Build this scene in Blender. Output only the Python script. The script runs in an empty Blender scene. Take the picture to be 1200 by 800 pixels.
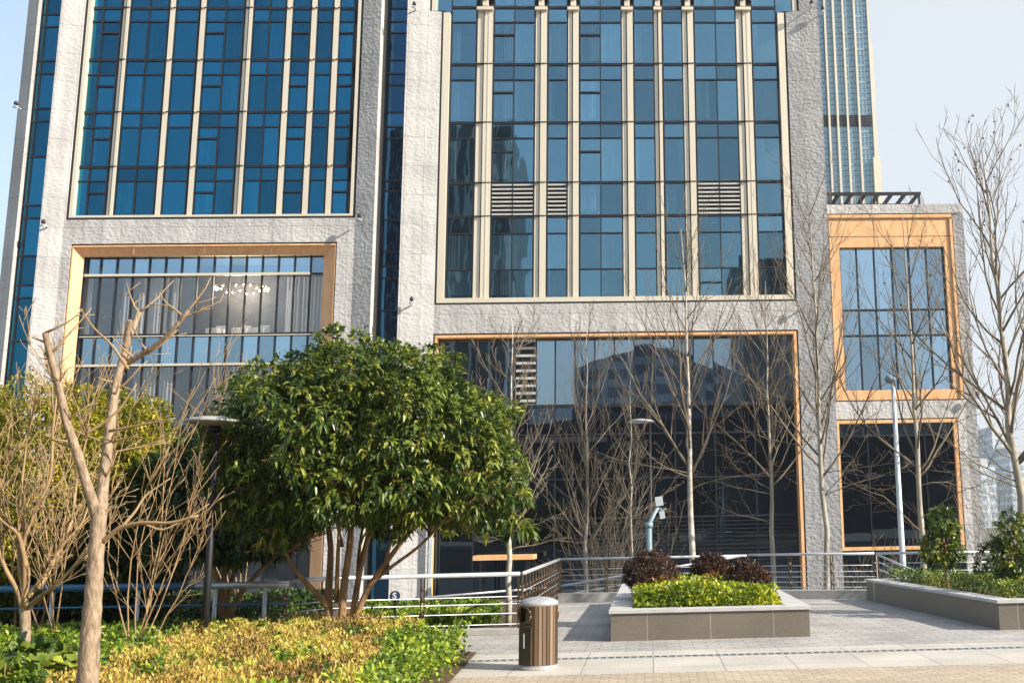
import bpy, math, random
import numpy as np
from mathutils import Vector, Matrix, noise
C = bpy.context.scene.collection
R = math.radians
rnd = random.Random(7)
# ------------------------------------------------------------------ camera
F, PX, PY, PITCH, ROLL, YAW = 1204.53, 811.13, 393.46, 0.180185, -0.019742, 0.04231
H = 1.8
def _rot(p, r, y):
    cy, sy = math.cos(y), math.sin(y)
    Rz = np.array([[cy, -sy, 0], [sy, cy, 0], [0, 0, 1]])
    M = np.array([[1, 0, 0], [0, 0, -1], [0, 1, 0.]])
    cp, sp = math.cos(p), math.sin(p)
    Rx = np.array([[1, 0, 0], [0, cp, sp], [0, -sp, cp]])
    cr, sr = math.cos(r), math.sin(r)
    Rr = np.array([[cr, -sr, 0], [sr, cr, 0], [0, 0, 1]])
    return Rr @ Rx @ M @ Rz
RM = _rot(PITCH, ROLL, YAW)
cam_d = bpy.data.cameras.new('camera'); cam = bpy.data.objects.new('camera', cam_d); C.objects.link(cam)
cam_d.sensor_width = 36; cam_d.lens = F / 1200 * 36
cam_d.shift_x = (600 - PX) / 1200; cam_d.shift_y = (PY - 400) / 1200
cam_d.clip_end = 6000; cam_d.clip_start = .1
m = Matrix.Identity(4)
for i in range(3):
    m[i][0] = RM[0][i]; m[i][1] = -RM[1][i]; m[i][2] = -RM[2][i]
m[0][3], m[1][3], m[2][3] = 0, 0, H
cam.matrix_world = m
bpy.context.scene.camera = cam
def ray(px, py):
    return RM.T @ np.array([(px - PX) / F, (py - PY) / F, 1.])
def W(px, py, Y):          # world point of a photo position on the upright plane y = Y
    d = ray(px, py); t = Y / d[1]
    return Vector((d[0] * t, Y, H + d[2] * t))
def G(px, py, z=0.):       # world point on the level z
    d = ray(px, py); t = (z - H) / d[2]
    return Vector((d[0] * t, d[1] * t, z))
def wx(px, Y, py=200): return W(px, py, Y).x
def wz(py, Y, px=740): return W(px, py, Y).z
def gx(px, Y):             # x on the ground-height plane near the horizon line
    return W(px, 680, Y).x
# ------------------------------------------------------------------ mesh tools
class MB:
    def __init__(s): s.v = []; s.f = []; s.mi = []
    def add(s, vs, fs, k=0):
        b = len(s.v); s.v.extend([tuple(v) for v in vs]); s.f.extend([tuple(b + i for i in f) for f in fs]); s.mi.extend([k] * len(fs))
    def box(s, x0, x1, y0, y1, z0, z1, k=0):
        s.add([(x0,y0,z0),(x1,y0,z0),(x1,y1,z0),(x0,y1,z0),(x0,y0,z1),(x1,y0,z1),(x1,y1,z1),(x0,y1,z1)],
              [(0,3,2,1),(4,5,6,7),(0,1,5,4),(1,2,6,5),(2,3,7,6),(3,0,4,7)], k)
    def prism(s, prof, z0, z1, k=0):   # prof counter-clockwise seen from above
        n = len(prof)
        s.add([(x, y, z0) for x, y in prof] + [(x, y, z1) for x, y in prof],
              [tuple(range(n))[::-1], tuple(range(n, 2*n))] + [(i, (i+1) % n, n + (i+1) % n, n + i) for i in range(n)], k)
    def quad(s, a, b, c, d, k=0): s.add([a, b, c, d], [(0, 1, 2, 3)], k)
    def tube(s, pts, rad, n=6, k=0, cap=True):
        P = [Vector(p) for p in pts]
        if not hasattr(rad, '__len__'): rad = [rad] * len(P)
        b = len(s.v); up = None
        for i, p in enumerate(P):
            t = (P[min(i+1, len(P)-1)] - P[max(i-1, 0)])
            t = t.normalized() if t.length > 1e-9 else Vector((0, 0, 1))
            if up is None:
                up = t.cross(Vector((0.13, 1, 0.07)))
                if up.length < .1: up = t.cross(Vector((1, 0, 0)))
                up.normalize()
            up = (up - t * up.dot(t)).normalized(); w = t.cross(up)
            for j in range(n):
                a = 2 * math.pi * j / n
                q = p + (up * math.cos(a) + w * math.sin(a)) * rad[i]
                s.v.append((q.x, q.y, q.z))
        for i in range(len(P) - 1):
            for j in range(n):
                s.f.append((b + i*n + j, b + i*n + (j+1) % n, b + (i+1)*n + (j+1) % n, b + (i+1)*n + j)); s.mi.append(k)
        if cap:
            s.f.append(tuple(b + j for j in range(n))[::-1]); s.f.append(tuple(b + (len(P)-1)*n + j for j in range(n))); s.mi += [k, k]
    def lathe(s, c, prof, n=20, k=0, sx=1, sy=1):
        b = len(s.v)
        for r, z in prof:
            for j in range(n):
                a = 2 * math.pi * j / n
                s.v.append((c[0] + r*sx*math.cos(a), c[1] + r*sy*math.sin(a), c[2] + z))
        for i in range(len(prof) - 1):
            for j in range(n):
                s.f.append((b + i*n + j, b + i*n + (j+1) % n, b + (i+1)*n + (j+1) % n, b + (i+1)*n + j)); s.mi.append(k)
        s.f.append(tuple(b + j for j in range(n))[::-1]); s.f.append(tuple(b + (len(prof)-1)*n + j for j in range(n))); s.mi += [k, k]
    def build(s, name, mat, parent=None, smooth=False):
        off = Vector((0, 0, 0))
        if parent:
            q = parent
            while q: off += q.location; q = q.parent
        me = bpy.data.meshes.new(name)
        me.from_pydata([(v[0]-off.x, v[1]-off.y, v[2]-off.z) for v in s.v], [], s.f)
        mats = mat if isinstance(mat, (list, tuple)) else [mat]
        for q in mats: me.materials.append(q)
        if len(mats) > 1: me.polygons.foreach_set('material_index', s.mi)
        if smooth: me.polygons.foreach_set('use_smooth', [True] * len(me.polygons))
        me.update()
        o = bpy.data.objects.new(name, me); C.objects.link(o)
        if parent: o.parent = parent
        return o
def thing(name, label, cat, loc=(0, 0, 0), group=None):
    o = bpy.data.objects.new(name, None); C.objects.link(o); o.location = loc; o.empty_display_size = .2
    return tag(o, label, cat, group)
def tag(o, label, cat, group=None, kind=None):
    o['label'] = label; o['category'] = cat
    if group: o['group'] = group
    if kind: o['kind'] = kind
    return o
def structure(o): o['kind'] = 'structure'; return o
# ------------------------------------------------------------------ materials
def lin(r, g, b):
    f = lambda c: (c/255/12.92) if c/255 <= .04045 else ((c/255+.055)/1.055)**2.4
    return (f(r), f(g), f(b), 1)
class N:
    def __init__(s, name):
        s.m = bpy.data.materials.new(name); s.m.use_nodes = True; s.t = s.m.node_tree; s.t.nodes.clear()
        s.out = s.n('ShaderNodeOutputMaterial')
    def n(s, typ, **kw):
        x = s.t.nodes.new(typ)
        for k, v in kw.items():
            if k in x.inputs.keys(): x.inputs[k].default_value = v
            else: setattr(x, k, v)
        return x
    def l(s, a, b): s.t.links.new(a, b)
def noisecol(q, co, c1, c2, scale, detail=5, lo=.3, hi=.7):
    nz = q.n('ShaderNodeTexNoise', Scale=scale, Detail=detail); q.l(co, nz.inputs['Vector'])
    rp = q.n('ShaderNodeValToRGB'); rp.color_ramp.elements[0].position = lo; rp.color_ramp.elements[1].position = hi
    rp.color_ramp.elements[0].color = c1; rp.color_ramp.elements[1].color = c2
    q.l(nz.outputs['Fac'], rp.inputs['Fac']); return rp.outputs['Color'], nz.outputs['Fac']
def plain(name, c1, c2=None, rough=.6, metal=0, scale=3, bump=.0, bscale=20, stretch=None, spec=.5):
    q = N(name); tc = q.n('ShaderNodeTexCoord'); co = tc.outputs['Object']
    if stretch:
        mp = q.n('ShaderNodeMapping'); mp.inputs['Scale'].default_value = stretch; q.l(co, mp.inputs['Vector']); co = mp.outputs['Vector']
    p = q.n('ShaderNodeBsdfPrincipled', Roughness=rough, Metallic=metal); p.inputs['Specular IOR Level'].default_value = spec
    if c2 is None: c2 = tuple(x*.82 for x in c1[:3]) + (1,)
    col, f = noisecol(q, co, c1, c2, scale); q.l(col, p.inputs['Base Color'])
    if bump:
        nz = q.n('ShaderNodeTexNoise', Scale=bscale, Detail=4); q.l(co, nz.inputs['Vector'])
        b = q.n('ShaderNodeBump', Strength=.7, Distance=bump); q.l(nz.outputs['Fac'], b.inputs['Height']); q.l(b.outputs['Normal'], p.inputs['Normal'])
    q.l(p.outputs[0], q.out.inputs[0]); return q.m
def brickmat(name, c1, c2, mortar, bw, bh, ms, plane='xy', rough=.8, bump=.004, var=.25, rot=0, offset=.5, stain=None):
    q = N(name); tc = q.n('ShaderNodeTexCoord'); sp = q.n('ShaderNodeSeparateXYZ'); q.l(tc.outputs['Object'], sp.inputs[0])
    cb = q.n('ShaderNodeCombineXYZ'); q.l(sp.outputs[0], cb.inputs[0]); q.l(sp.outputs[1 if plane == 'xy' else 2], cb.inputs[1])
    vec = cb.outputs[0]
    if rot:
        mp = q.n('ShaderNodeMapping'); mp.inputs['Rotation'].default_value = (0, 0, rot); q.l(vec, mp.inputs[0]); vec = mp.outputs[0]
    br = q.n('ShaderNodeTexBrick'); br.inputs['Scale'].default_value = 1; br.offset = offset
    br.inputs['Brick Width'].default_value = bw; br.inputs['Row Height'].default_value = bh; br.inputs['Mortar Size'].default_value = ms
    br.inputs['Color1'].default_value = c1; br.inputs['Color2'].default_value = c2; br.inputs['Mortar'].default_value = mortar
    q.l(vec, br.inputs['Vector'])
    nz = q.n('ShaderNodeTexNoise', Scale=.9, Detail=6); q.l(tc.outputs['Object'], nz.inputs['Vector'])
    nz2 = q.n('ShaderNodeTexNoise', Scale=25, Detail=3); q.l(tc.outputs['Object'], nz2.inputs['Vector'])
    ad = q.n('ShaderNodeMath', operation='ADD'); q.l(nz.outputs['Fac'], ad.inputs[0]); q.l(nz2.outputs['Fac'], ad.inputs[1])
    mr = q.n('ShaderNodeMapRange'); mr.inputs[1].default_value = .6; mr.inputs[2].default_value = 1.4; mr.inputs[3].default_value = 1 - var; mr.inputs[4].default_value = 1 + var*.4
    q.l(ad.outputs[0], mr.inputs[0])
    mx = q.n('ShaderNodeMix', data_type='RGBA', blend_type='MULTIPLY'); mx.inputs[0].default_value = 1
    q.l(br.outputs['Color'], mx.inputs[6]); q.l(mr.outputs[0], mx.inputs[7])
    p = q.n('ShaderNodeBsdfPrincipled', Roughness=rough); q.l(mx.outputs[2], p.inputs['Base Color'])
    b = q.n('ShaderNodeBump', Strength=.6, Distance=bump); b.invert = True; q.l(br.outputs['Fac'], b.inputs['Height'])
    b2 = q.n('ShaderNodeBump', Strength=.4, Distance=bump*.6); q.l(nz2.outputs['Fac'], b2.inputs['Height']); q.l(b.outputs[0], b2.inputs['Normal'])
    q.l(b2.outputs[0], p.inputs['Normal']); q.l(p.outputs[0], q.out.inputs[0]); return q.m
def stonemat():
    q = N('hammered_stone'); tc = q.n('ShaderNodeTexCoord'); co = tc.outputs['Object']
    sp = q.n('ShaderNodeSeparateXYZ'); q.l(co, sp.inputs[0]); cb = q.n('ShaderNodeCombineXYZ'); q.l(sp.outputs[0], cb.inputs[0]); q.l(sp.outputs[2], cb.inputs[1])
    br = q.n('ShaderNodeTexBrick'); br.offset = 0; br.inputs['Scale'].default_value = 1; br.inputs['Brick Width'].default_value = 1.15; br.inputs['Row Height'].default_value = 1.9
    br.inputs['Mortar Size'].default_value = .013
    c = (.53, .51, .485, 1); c_ = (.47, .452, .43, 1)
    br.inputs['Color1'].default_value = c; br.inputs['Color2'].default_value = c_; br.inputs['Mortar'].default_value = (.25, .24, .23, 1); q.l(cb.outputs[0], br.inputs[0])
    nz = q.n('ShaderNodeTexNoise', Scale=.35, Detail=8); q.l(co, nz.inputs['Vector'])
    mr = q.n('ShaderNodeMapRange'); mr.inputs[1].default_value = .3; mr.inputs[2].default_value = .7; mr.inputs[3].default_value = .78; mr.inputs[4].default_value = 1.08; q.l(nz.outputs['Fac'], mr.inputs[0])
    ms_ = q.n('ShaderNodeMapping'); ms_.inputs['Scale'].default_value = (1.6, 1.6, .07); q.l(co, ms_.inputs[0]); ns_ = q.n('ShaderNodeTexNoise', Scale=1.3, Detail=5); q.l(ms_.outputs[0], ns_.inputs['Vector'])
    mr2 = q.n('ShaderNodeMapRange'); mr2.inputs[1].default_value = .35; mr2.inputs[2].default_value = .6; mr2.inputs[3].default_value = .86; mr2.inputs[4].default_value = 1.03; q.l(ns_.outputs['Fac'], mr2.inputs[0])
    mm = q.n('ShaderNodeMath', operation='MULTIPLY'); q.l(mr.outputs[0], mm.inputs[0]); q.l(mr2.outputs[0], mm.inputs[1])
    mx = q.n('ShaderNodeMix', data_type='RGBA', blend_type='MULTIPLY'); mx.inputs[0].default_value = 1; q.l(br.outputs['Color'], mx.inputs[6]); q.l(mm.outputs[0], mx.inputs[7])
    p = q.n('ShaderNodeBsdfPrincipled', Roughness=.85); q.l(mx.outputs[2], p.inputs['Base Color'])
    mp = q.n('ShaderNodeMapping'); mp.inputs['Scale'].default_value = (1, 1, 1.35); mp.inputs['Rotation'].default_value = (0, R(28), 0); q.l(co, mp.inputs[0])
    dn = q.n('ShaderNodeTexNoise', Scale=1.6, Detail=2); q.l(mp.outputs[0], dn.inputs['Vector'])
    ds = q.n('ShaderNodeMix', data_type='RGBA', blend_type='LINEAR_LIGHT'); ds.inputs[0].default_value = .16; q.l(mp.outputs[0], ds.inputs[6]); q.l(dn.outputs['Color'], ds.inputs[7])
    vo = q.n('ShaderNodeTexVoronoi', Scale=4.2); vo.feature = 'SMOOTH_F1'; vo.inputs['Smoothness'].default_value = .6; q.l(ds.outputs[2], vo.inputs['Vector'])
    b = q.n('ShaderNodeBump', Strength=1.0, Distance=.032); q.l(vo.outputs['Distance'], b.inputs['Height'])
    n3 = q.n('ShaderNodeTexNoise', Scale=14, Detail=3); q.l(co, n3.inputs['Vector'])
    b2 = q.n('ShaderNodeBump', Strength=.5, Distance=.008); q.l(n3.outputs['Fac'], b2.inputs['Height']); q.l(b.outputs[0], b2.inputs['Normal'])
    q.l(b2.outputs[0], p.inputs['Normal']); q.l(p.outputs[0], q.out.inputs[0]); return q.m
def glassmat(name, tint, thru, fac, wave=.012, wscale=.6):
    q = N(name); tc = q.n('ShaderNodeTexCoord')
    at = q.n('ShaderNodeAttribute'); at.attribute_name = 'rnd'
    g = q.n('ShaderNodeBsdfGlossy', Roughness=.015)
    mp = q.n('ShaderNodeMapping'); mp.inputs['Scale'].default_value = (1, 1, .45); q.l(tc.outputs['Object'], mp.inputs[0])
    of = q.n('ShaderNodeVectorMath', operation='ADD'); q.l(mp.outputs[0], of.inputs[0])
    ml = q.n('ShaderNodeMath', operation='MULTIPLY'); ml.inputs[1].default_value = 37.; q.l(at.outputs['Fac'], ml.inputs[0]); q.l(ml.outputs[0], of.inputs[1])
    nz = q.n('ShaderNodeTexNoise', Scale=wscale, Detail=1.5); q.l(of.outputs[0], nz.inputs['Vector'])
    b = q.n('ShaderNodeBump', Strength=1, Distance=wave); q.l(nz.outputs['Fac'], b.inputs['Height']); q.l(b.outputs[0], g.inputs['Normal'])
    mr = q.n('ShaderNodeMapRange'); mr.inputs[3].default_value = .68; mr.inputs[4].default_value = 1.3; q.l(at.outputs['Fac'], mr.inputs[0])
    mx = q.n('ShaderNodeMix', data_type='RGBA', blend_type='MULTIPLY'); mx.inputs[0].default_value = 1; mx.inputs[6].default_value = tint; q.l(mr.outputs[0], mx.inputs[7])
    q.l(mx.outputs[2], g.inputs['Color'])
    t = q.n('ShaderNodeBsdfTransparent', Color=thru)
    ms = q.n('ShaderNodeMixShader'); ms.inputs[0].default_value = fac; q.l(t.outputs[0], ms.inputs[1]); q.l(g.outputs[0], ms.inputs[2])
    q.l(ms.outputs[0], q.out.inputs[0]); return q.m
def leafmat(name, cols, rough=.45, transl=.3, spec=.5):
    q = N(name); at = q.n('ShaderNodeAttribute'); at.attribute_name = 'rnd'
    rp = q.n('ShaderNodeValToRGB'); cr = rp.color_ramp
    while len(cr.elements) < len(cols): cr.elements.new(.5)
    for i, (pos, c) in enumerate(cols): cr.elements[i].position = pos; cr.elements[i].color = tuple(c) + (1,)
    q.l(at.outputs['Fac'], rp.inputs[0])
    p = q.n('ShaderNodeBsdfPrincipled', Roughness=rough); p.inputs['Specular IOR Level'].default_value = spec; q.l(rp.outputs[0], p.inputs['Base Color'])
    t = q.n('ShaderNodeBsdfTranslucent'); q.l(rp.outputs[0], t.inputs['Color'])
    ms = q.n('ShaderNodeMixShader'); ms.inputs[0].default_value = transl; q.l(p.outputs[0], ms.inputs[1]); q.l(t.outputs[0], ms.inputs[2])
    q.l(ms.outputs[0], q.out.inputs[0]); return q.m
M = {}
M['stone'] = stonemat()
M['dark'] = plain('dark_aluminium', (.012, .014, .018, 1), (.02, .022, .026, 1), .45, .3)
M['gap'] = plain('gap_shade_black', (.01, .01, .01, 1), (.015, .015, .015, 1), .8)  # near-black colour puts the shade of gaps and slots into the material
M['cream'] = plain('champagne_aluminium', (.74, .66, .51, 1), (.66, .58, .45, 1), .38, .25, .5, stretch=(1, 1, .15))
M['orange'] = plain('orange_timber_cladding', (.80, .46, .22, 1), (.66, .35, .15, 1), .5, 0, 3, bump=.002, bscale=30, stretch=(1, 1, .25))
M['glass_left'] = glassmat('deep_blue_glass', (.022, .215, .37, 1), (.18, .50, .66, 1), .60)
M['glass_mid'] = glassmat('steel_blue_glass', (.21, .42, .55, 1), (.55, .72, .8, 1), .54)
M['glass_strip'] = glassmat('navy_glass', (.03, .115, .22, 1), (.04, .07, .11, 1), .75, .02, .8)
M['glass_low'] = glassmat('smoked_glass', (.30, .42, .52, 1), (.08, .10, .12, 1), .68, .004, .5)
M['glass_dark'] = glassmat('black_glass', (.10, .15, .21, 1), (.05, .06, .07, 1), .55, .004, .5)
M['glass_show'] = glassmat('clear_glass', (.42, .46, .50, 1), (.95, .96, .97, 1), .30, .006, .5)
M['glass_pale'] = glassmat('pale_blue_glass', (.38, .55, .70, 1), (.2, .3, .35, 1), .75, .008, .5)
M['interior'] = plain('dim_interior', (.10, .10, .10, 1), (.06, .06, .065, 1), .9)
M['interior_warm'] = plain('dining_room_wall', (.50, .45, .38, 1), (.40, .35, .3, 1), .9)
M['curtain'] = plain('sheer_curtain', (.8, .8, .8, 1), (.7, .71, .72, 1), .9)
_c = M['curtain'].node_tree; _p = [n for n in _c.nodes if n.type == 'BSDF_PRINCIPLED'][0]; _t = _c.nodes.new('ShaderNodeBsdfTranslucent'); _t.inputs[0].default_value = (.8, .8, .8, 1); _m = _c.nodes.new('ShaderNodeMixShader'); _m.inputs[0].default_value = .5; _c.links.new(_p.outputs[0], _m.inputs[1]); _c.links.new(_t.outputs[0], _m.inputs[2]); _c.links.new(_m.outputs[0], [n for n in _c.nodes if n.type == 'OUTPUT_MATERIAL'][0].inputs[0])
M['louvre'] = plain('louvre_metal', (.62, .6, .56, 1), (.5, .49, .46, 1), .4, .3)
M['black_metal'] = plain('black_steel', (.015, .015, .017, 1), (.025, .025, .027, 1), .5, .4)
M['steel'] = plain('brushed_steel', (.60, .61, .62, 1), (.47, .48, .49, 1), .38, .5, 6)
M['bronze'] = plain('bronze_post', (.16, .11, .065, 1), (.09, .065, .04, 1), .38, .7, 8)
M['blue_pipe'] = plain('blue_pipe_paint', (.035, .13, .27, 1), (.05, .17, .31, 1), .4, .1, 2)
M['white_paint'] = plain('pale_pole_paint', (.62, .66, .68, 1), (.5, .54, .57, 1), .4, .2, 2)
M['dish'] = plain('weathered_metal', (.48, .48, .47, 1), (.36, .36, .355, 1), .4, .3, 8)
M['grey_paint'] = plain('grey_pole_paint', (.27, .36, .40, 1), (.2, .28, .32, 1), .5, .2, 2)
M['pavers'] = brickmat('clay_pavers', (.50, .41, .30, 1), (.40, .32, .23, 1), (.22, .17, .12, 1), .21, .105, .006, bump=.006, var=.3)
M['slab'] = brickmat('granite_slabs', (.44, .415, .38, 1), (.36, .34, .315, 1), (.20, .19, .175, 1), .4, .2, .008, bump=.003, var=.5)
M['band'] = brickmat('pale_stone_band', (.52, .475, .41, 1), (.47, .43, .375, 1), (.25, .23, .2, 1), .9, .72, .008, bump=.002, var=.35, offset=0)
M['planter'] = brickmat('planter_cladding', (.18, .155, .12, 1), (.15, .13, .10, 1), (.34, .30, .24, 1), 1.0, 3.0, .007, plane='xz', bump=.002, rough=.45, var=.3, offset=0)
M['coping'] = plain('pale_granite_coping', (.52, .51, .49, 1), (.40, .39, .38, 1), .6, 0, 4, .002)
M['kerb'] = plain('kerb_granite', (.42, .40, .37, 1), (.3, .29, .27, 1), .8, 0, 5, .003)
M['soil'] = plain('bark_mulch', (.13, .07, .035, 1), (.05, .03, .018, 1), .95, 0, 8, .03, 18)
M['lower'] = plain('forecourt_paving', (.22, .21, .2, 1), (.14, .135, .13, 1), .85, 0, .6)
M['far'] = plain('distant_ground', (.16, .16, .13, 1), (.09, .10, .07, 1), .95, 0, .02)
M['bark_tan'] = plain('tan_bark', (.16, .11, .07, 1), (.38, .28, .18, 1), .85, 0, 26, .02, 40, stretch=(1, 1, .4))
M['bark_pale'] = plain('pale_mottled_bark', (.46, .41, .33, 1), (.20, .17, .12, 1), .85, 0, 5, .008, 20, stretch=(1, 1, .35))
M['bark_birch'] = plain('whitish_bark', (.56, .52, .45, 1), (.28, .24, .18, 1), .8, 0, 6, .006, 20, stretch=(1, 1, 1.4))
M['twig'] = plain('twig_bark', (.22, .175, .12, 1), (.12, .095, .06, 1), .85, 0, 3)
M['twig_tan'] = plain('straw_twig_bark', (.40, .27, .13, 1), (.24, .15, .07, 1), .8, 0, 3)
M['bark_brown'] = plain('brown_bark', (.36, .21, .10, 1), (.16, .09, .045, 1), .8, 0, 7, .01, 25, stretch=(1, 1, .4))
M['leaf_glossy'] = leafmat('glossy_evergreen_leaf', [(0, (.022, .045, .010)), (.4, (.055, .10, .014)), (.72, (.19, .24, .03)), (1, (.46, .44, .08))], .36, .34, .6)
M['leaf_dark'] = leafmat('dark_evergreen_leaf', [(0, (.014, .032, .008)), (.6, (.04, .08, .012)), (1, (.13, .19, .025))], .4, .2)
M['leaf_lime'] = leafmat('lime_hedge_leaf', [(0, (.03, .07, .010)), (.45, (.20, .29, .018)), (1, (.62, .58, .03))], .45, .35)
M['leaf_gold'] = leafmat('golden_cover_leaf', [(0, (.09, .06, .02)), (.25, (.40, .24, .06)), (.6, (.66, .46, .11)), (.85, (.78, .66, .14)), (1, (.40, .46, .05))], .5, .35)
M['leaf_green'] = leafmat('green_cover_leaf', [(0, (.035, .08, .012)), (.5, (.16, .26, .02)), (1, (.48, .52, .04))], .45, .3)
M['leaf_hedge'] = leafmat('hedge_leaf', [(0, (.02, .05, .010)), (.45, (.09, .15, .018)), (1, (.36, .40, .05))], .45, .3)
M['leaf_maroon'] = leafmat('maroon_leaf', [(0, (.022, .012, .010)), (.6, (.07, .032, .020)), (1, (.20, .10, .04))], .5, .2)
M['leaf_yellow'] = leafmat('yellow_green_leaf', [(0, (.06, .10, .012)), (.5, (.30, .29, .02)), (1, (.66, .48, .03))], .5, .35)
M['seed'] = plain('seed_ball_brown', (.06, .04, .025, 1), (.04, .03, .02, 1), .9)
M['facade_far'] = brickmat('distant_striped_facade', (.03, .05, .09, 1), (.05, .08, .12, 1), (.42, .42, .42, 1), 1.6, 60, .28, plane='xz', var=.1, offset=0)
# ------------------------------------------------------------------ light
sc = bpy.context.scene
EL = R(30); AZ = (1.0, -0.42)     # towards the sun
az = math.atan2(AZ[0], AZ[1])     # compass angle from +Y, clockwise
w = bpy.data.worlds.new('World'); sc.world = w; w.use_nodes = True
nt = w.node_tree; bg = nt.nodes['Background']; sky = nt.nodes.new('ShaderNodeTexSky'); sky.sky_type = 'NISHITA'; sky.sun_disc = False
sky.sun_elevation = EL; sky.sun_rotation = az; sky.air_density = 1.4; sky.dust_density = 4; sky.ozone_density = 3; sky.altitude = 50
bg.inputs[1].default_value = .15
# pale haze tone painted into the sky, stronger towards the sun side
wtc = nt.nodes.new('ShaderNodeTexCoord'); wdp = nt.nodes.new('ShaderNodeVectorMath'); wdp.operation = 'DOT_PRODUCT'; wdp.inputs[1].default_value = (.93, .1, -.35)
nt.links.new(wtc.outputs['Generated'], wdp.inputs[0])
wno = nt.nodes.new('ShaderNodeTexNoise'); wno.inputs['Scale'].default_value = 1.6; wno.inputs['Detail'].default_value = 4; nt.links.new(wtc.outputs['Generated'], wno.inputs['Vector'])
wad = nt.nodes.new('ShaderNodeMath'); wad.operation = 'MULTIPLY_ADD'; wad.inputs[1].default_value = .35; nt.links.new(wno.outputs['Fac'], wad.inputs[0]); nt.links.new(wdp.outputs['Value'], wad.inputs[2])
wmr = nt.nodes.new('ShaderNodeMapRange'); wmr.interpolation_type = 'SMOOTHSTEP'; wmr.inputs[1].default_value = -.75; wmr.inputs[2].default_value = .45; wmr.inputs[3].default_value = .12; wmr.inputs[4].default_value = .92; nt.links.new(wad.outputs[0], wmr.inputs[0])
wmx = nt.nodes.new('ShaderNodeMix'); wmx.data_type = 'RGBA'; wmx.inputs[7].default_value = (2.55, 2.72, 2.9, 1); nt.links.new(wmr.outputs[0], wmx.inputs[0]); nt.links.new(sky.outputs[0], wmx.inputs[6]); nt.links.new(wmx.outputs[2], bg.inputs[0])
sd = bpy.data.lights.new('sun', 'SUN'); sd.energy = 4.5; sd.angle = R(.5); sd.color = (1, .93, .83)
sun = bpy.data.objects.new('sun', sd); C.objects.link(sun)
h = Vector((AZ[0], AZ[1], 0)).normalized() * math.cos(EL); dirv = Vector((h.x, h.y, math.sin(EL)))
sun.rotation_euler = dirv.to_track_quat('Z', 'Y').to_euler(); sun.location = (30, -12, 40)
sc.view_settings.view_transform = 'Standard'; sc.view_settings.look = 'None'; sc.view_settings.exposure = 1.06; sc.view_settings.gamma = 1
sc.cycles.volume_bounces = 0; sc.cycles.max_bounces = 5; sc.cycles.transparent_max_bounces = 12; sc.cycles.glossy_bounces = 3; sc.cycles.diffuse_bounces = 2
sc.cycles.use_denoising = True
# ------------------------------------------------------------------ foliage
def leaf_mesh(name, mat, P, D, Nn, L, Wd, parent=None, hi=False, rv=None, droop=.25, rng=None):
    P = np.asarray(P, float); D = np.asarray(D, float); Nn = np.asarray(Nn, float); n = len(P)
    D /= np.linalg.norm(D, axis=1)[:, None] + 1e-9
    S = np.cross(D, Nn); S /= np.linalg.norm(S, axis=1)[:, None] + 1e-9
    U = np.cross(S, D)
    L = np.broadcast_to(L, (n,))[:, None]; Wd = np.broadcast_to(Wd, (n,))[:, None]
    off = np.zeros(3); q = parent
    while q: off += np.array(q.location); q = q.parent
    P = P - off
    dn = np.array([0, 0, -1.])
    if hi:
        rows = [P, P + D*L*.3 - S*Wd*.45 + U*Wd*.14, P + D*L*.3, P + D*L*.3 + S*Wd*.45 + U*Wd*.14,
                P + D*L*.68 - S*Wd*.4 + U*Wd*.12 + dn*L*droop*.3, P + D*L*.68 + dn*L*droop*.33, P + D*L*.68 + S*Wd*.4 + U*Wd*.12 + dn*L*droop*.3, P + D*L + dn*L*droop]
        V = np.stack(rows, 1).reshape(-1, 3); k = 8
        T = np.array([[0,2,1],[0,3,2],[1,2,5],[1,5,4],[2,3,6],[2,6,5],[4,5,7],[5,6,7]])
    else:
        rows = [P, P + D*L*.5 - S*Wd*.5 + U*Wd*.12, P + D*L*.5 + S*Wd*.5 + U*Wd*.12, P + D*L + dn*L*droop]
        V = np.stack(rows, 1).reshape(-1, 3); k = 4
        T = np.array([[0,2,3],[0,3,1]])
    Fc = (np.arange(n)[:, None, None]*k + T[None]).reshape(-1, 3)
    me = bpy.data.meshes.new(name)
    me.vertices.add(len(V)); me.vertices.foreach_set('co', V.ravel())
    me.loops.add(Fc.size); me.loops.foreach_set('vertex_index', Fc.ravel().astype(np.int32))
    me.polygons.add(len(Fc)); me.polygons.foreach_set('loop_start', np.arange(0, Fc.size, 3, dtype=np.int32))
    a = me.attributes.new('rnd', 'FLOAT', 'FACE')
    if rv is None: rv = np.random.default_rng(5).random(n)
    a.data.foreach_set('value', np.repeat(rv, len(T)).astype(np.float32))
    me.materials.append(mat); me.update(calc_edges=True); me.validate()
    o = bpy.data.objects.new(name, me); C.objects.link(o)
    if parent: o.parent = parent
    return o
def unit(rg, n):
    v = rg.normal(size=(n, 3)); return v / np.linalg.norm(v, axis=1)[:, None]
def blobs(rg, ell, nclump, surf=.55, rough=.16):
    """clump centres + outward directions through a union of ellipsoids"""
    vol = np.array([e[3]*e[4]*e[5] for e in ell]); pick = rg.choice(len(ell), size=nclump*3, p=vol/vol.sum())
    u = unit(rg, nclump*3); r = rg.random(nclump*3)**.33
    r = np.where(rg.random(nclump*3) < surf, .86 + .14*r, r)
    r = r * (1 + rough*np.array([noise.noise(Vector(x*2.3) + Vector((k*3., 0, 0))) for x, k in zip(u, pick)]))*1.
    E = np.array(ell)[pick]; P = E[:, :3] + u*E[:, 3:6]*r[:, None]
    keep = np.ones(len(P), bool)
    for j, e in enumerate(ell):
        d = np.sqrt((((P - np.array(e[:3]))/np.array(e[3:6]))**2).sum(1)); keep &= ~((d < .78) & (pick != j) & (r > .8))
    P = P[keep][:nclump]; u = u[keep][:nclump]; return P, u
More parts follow.
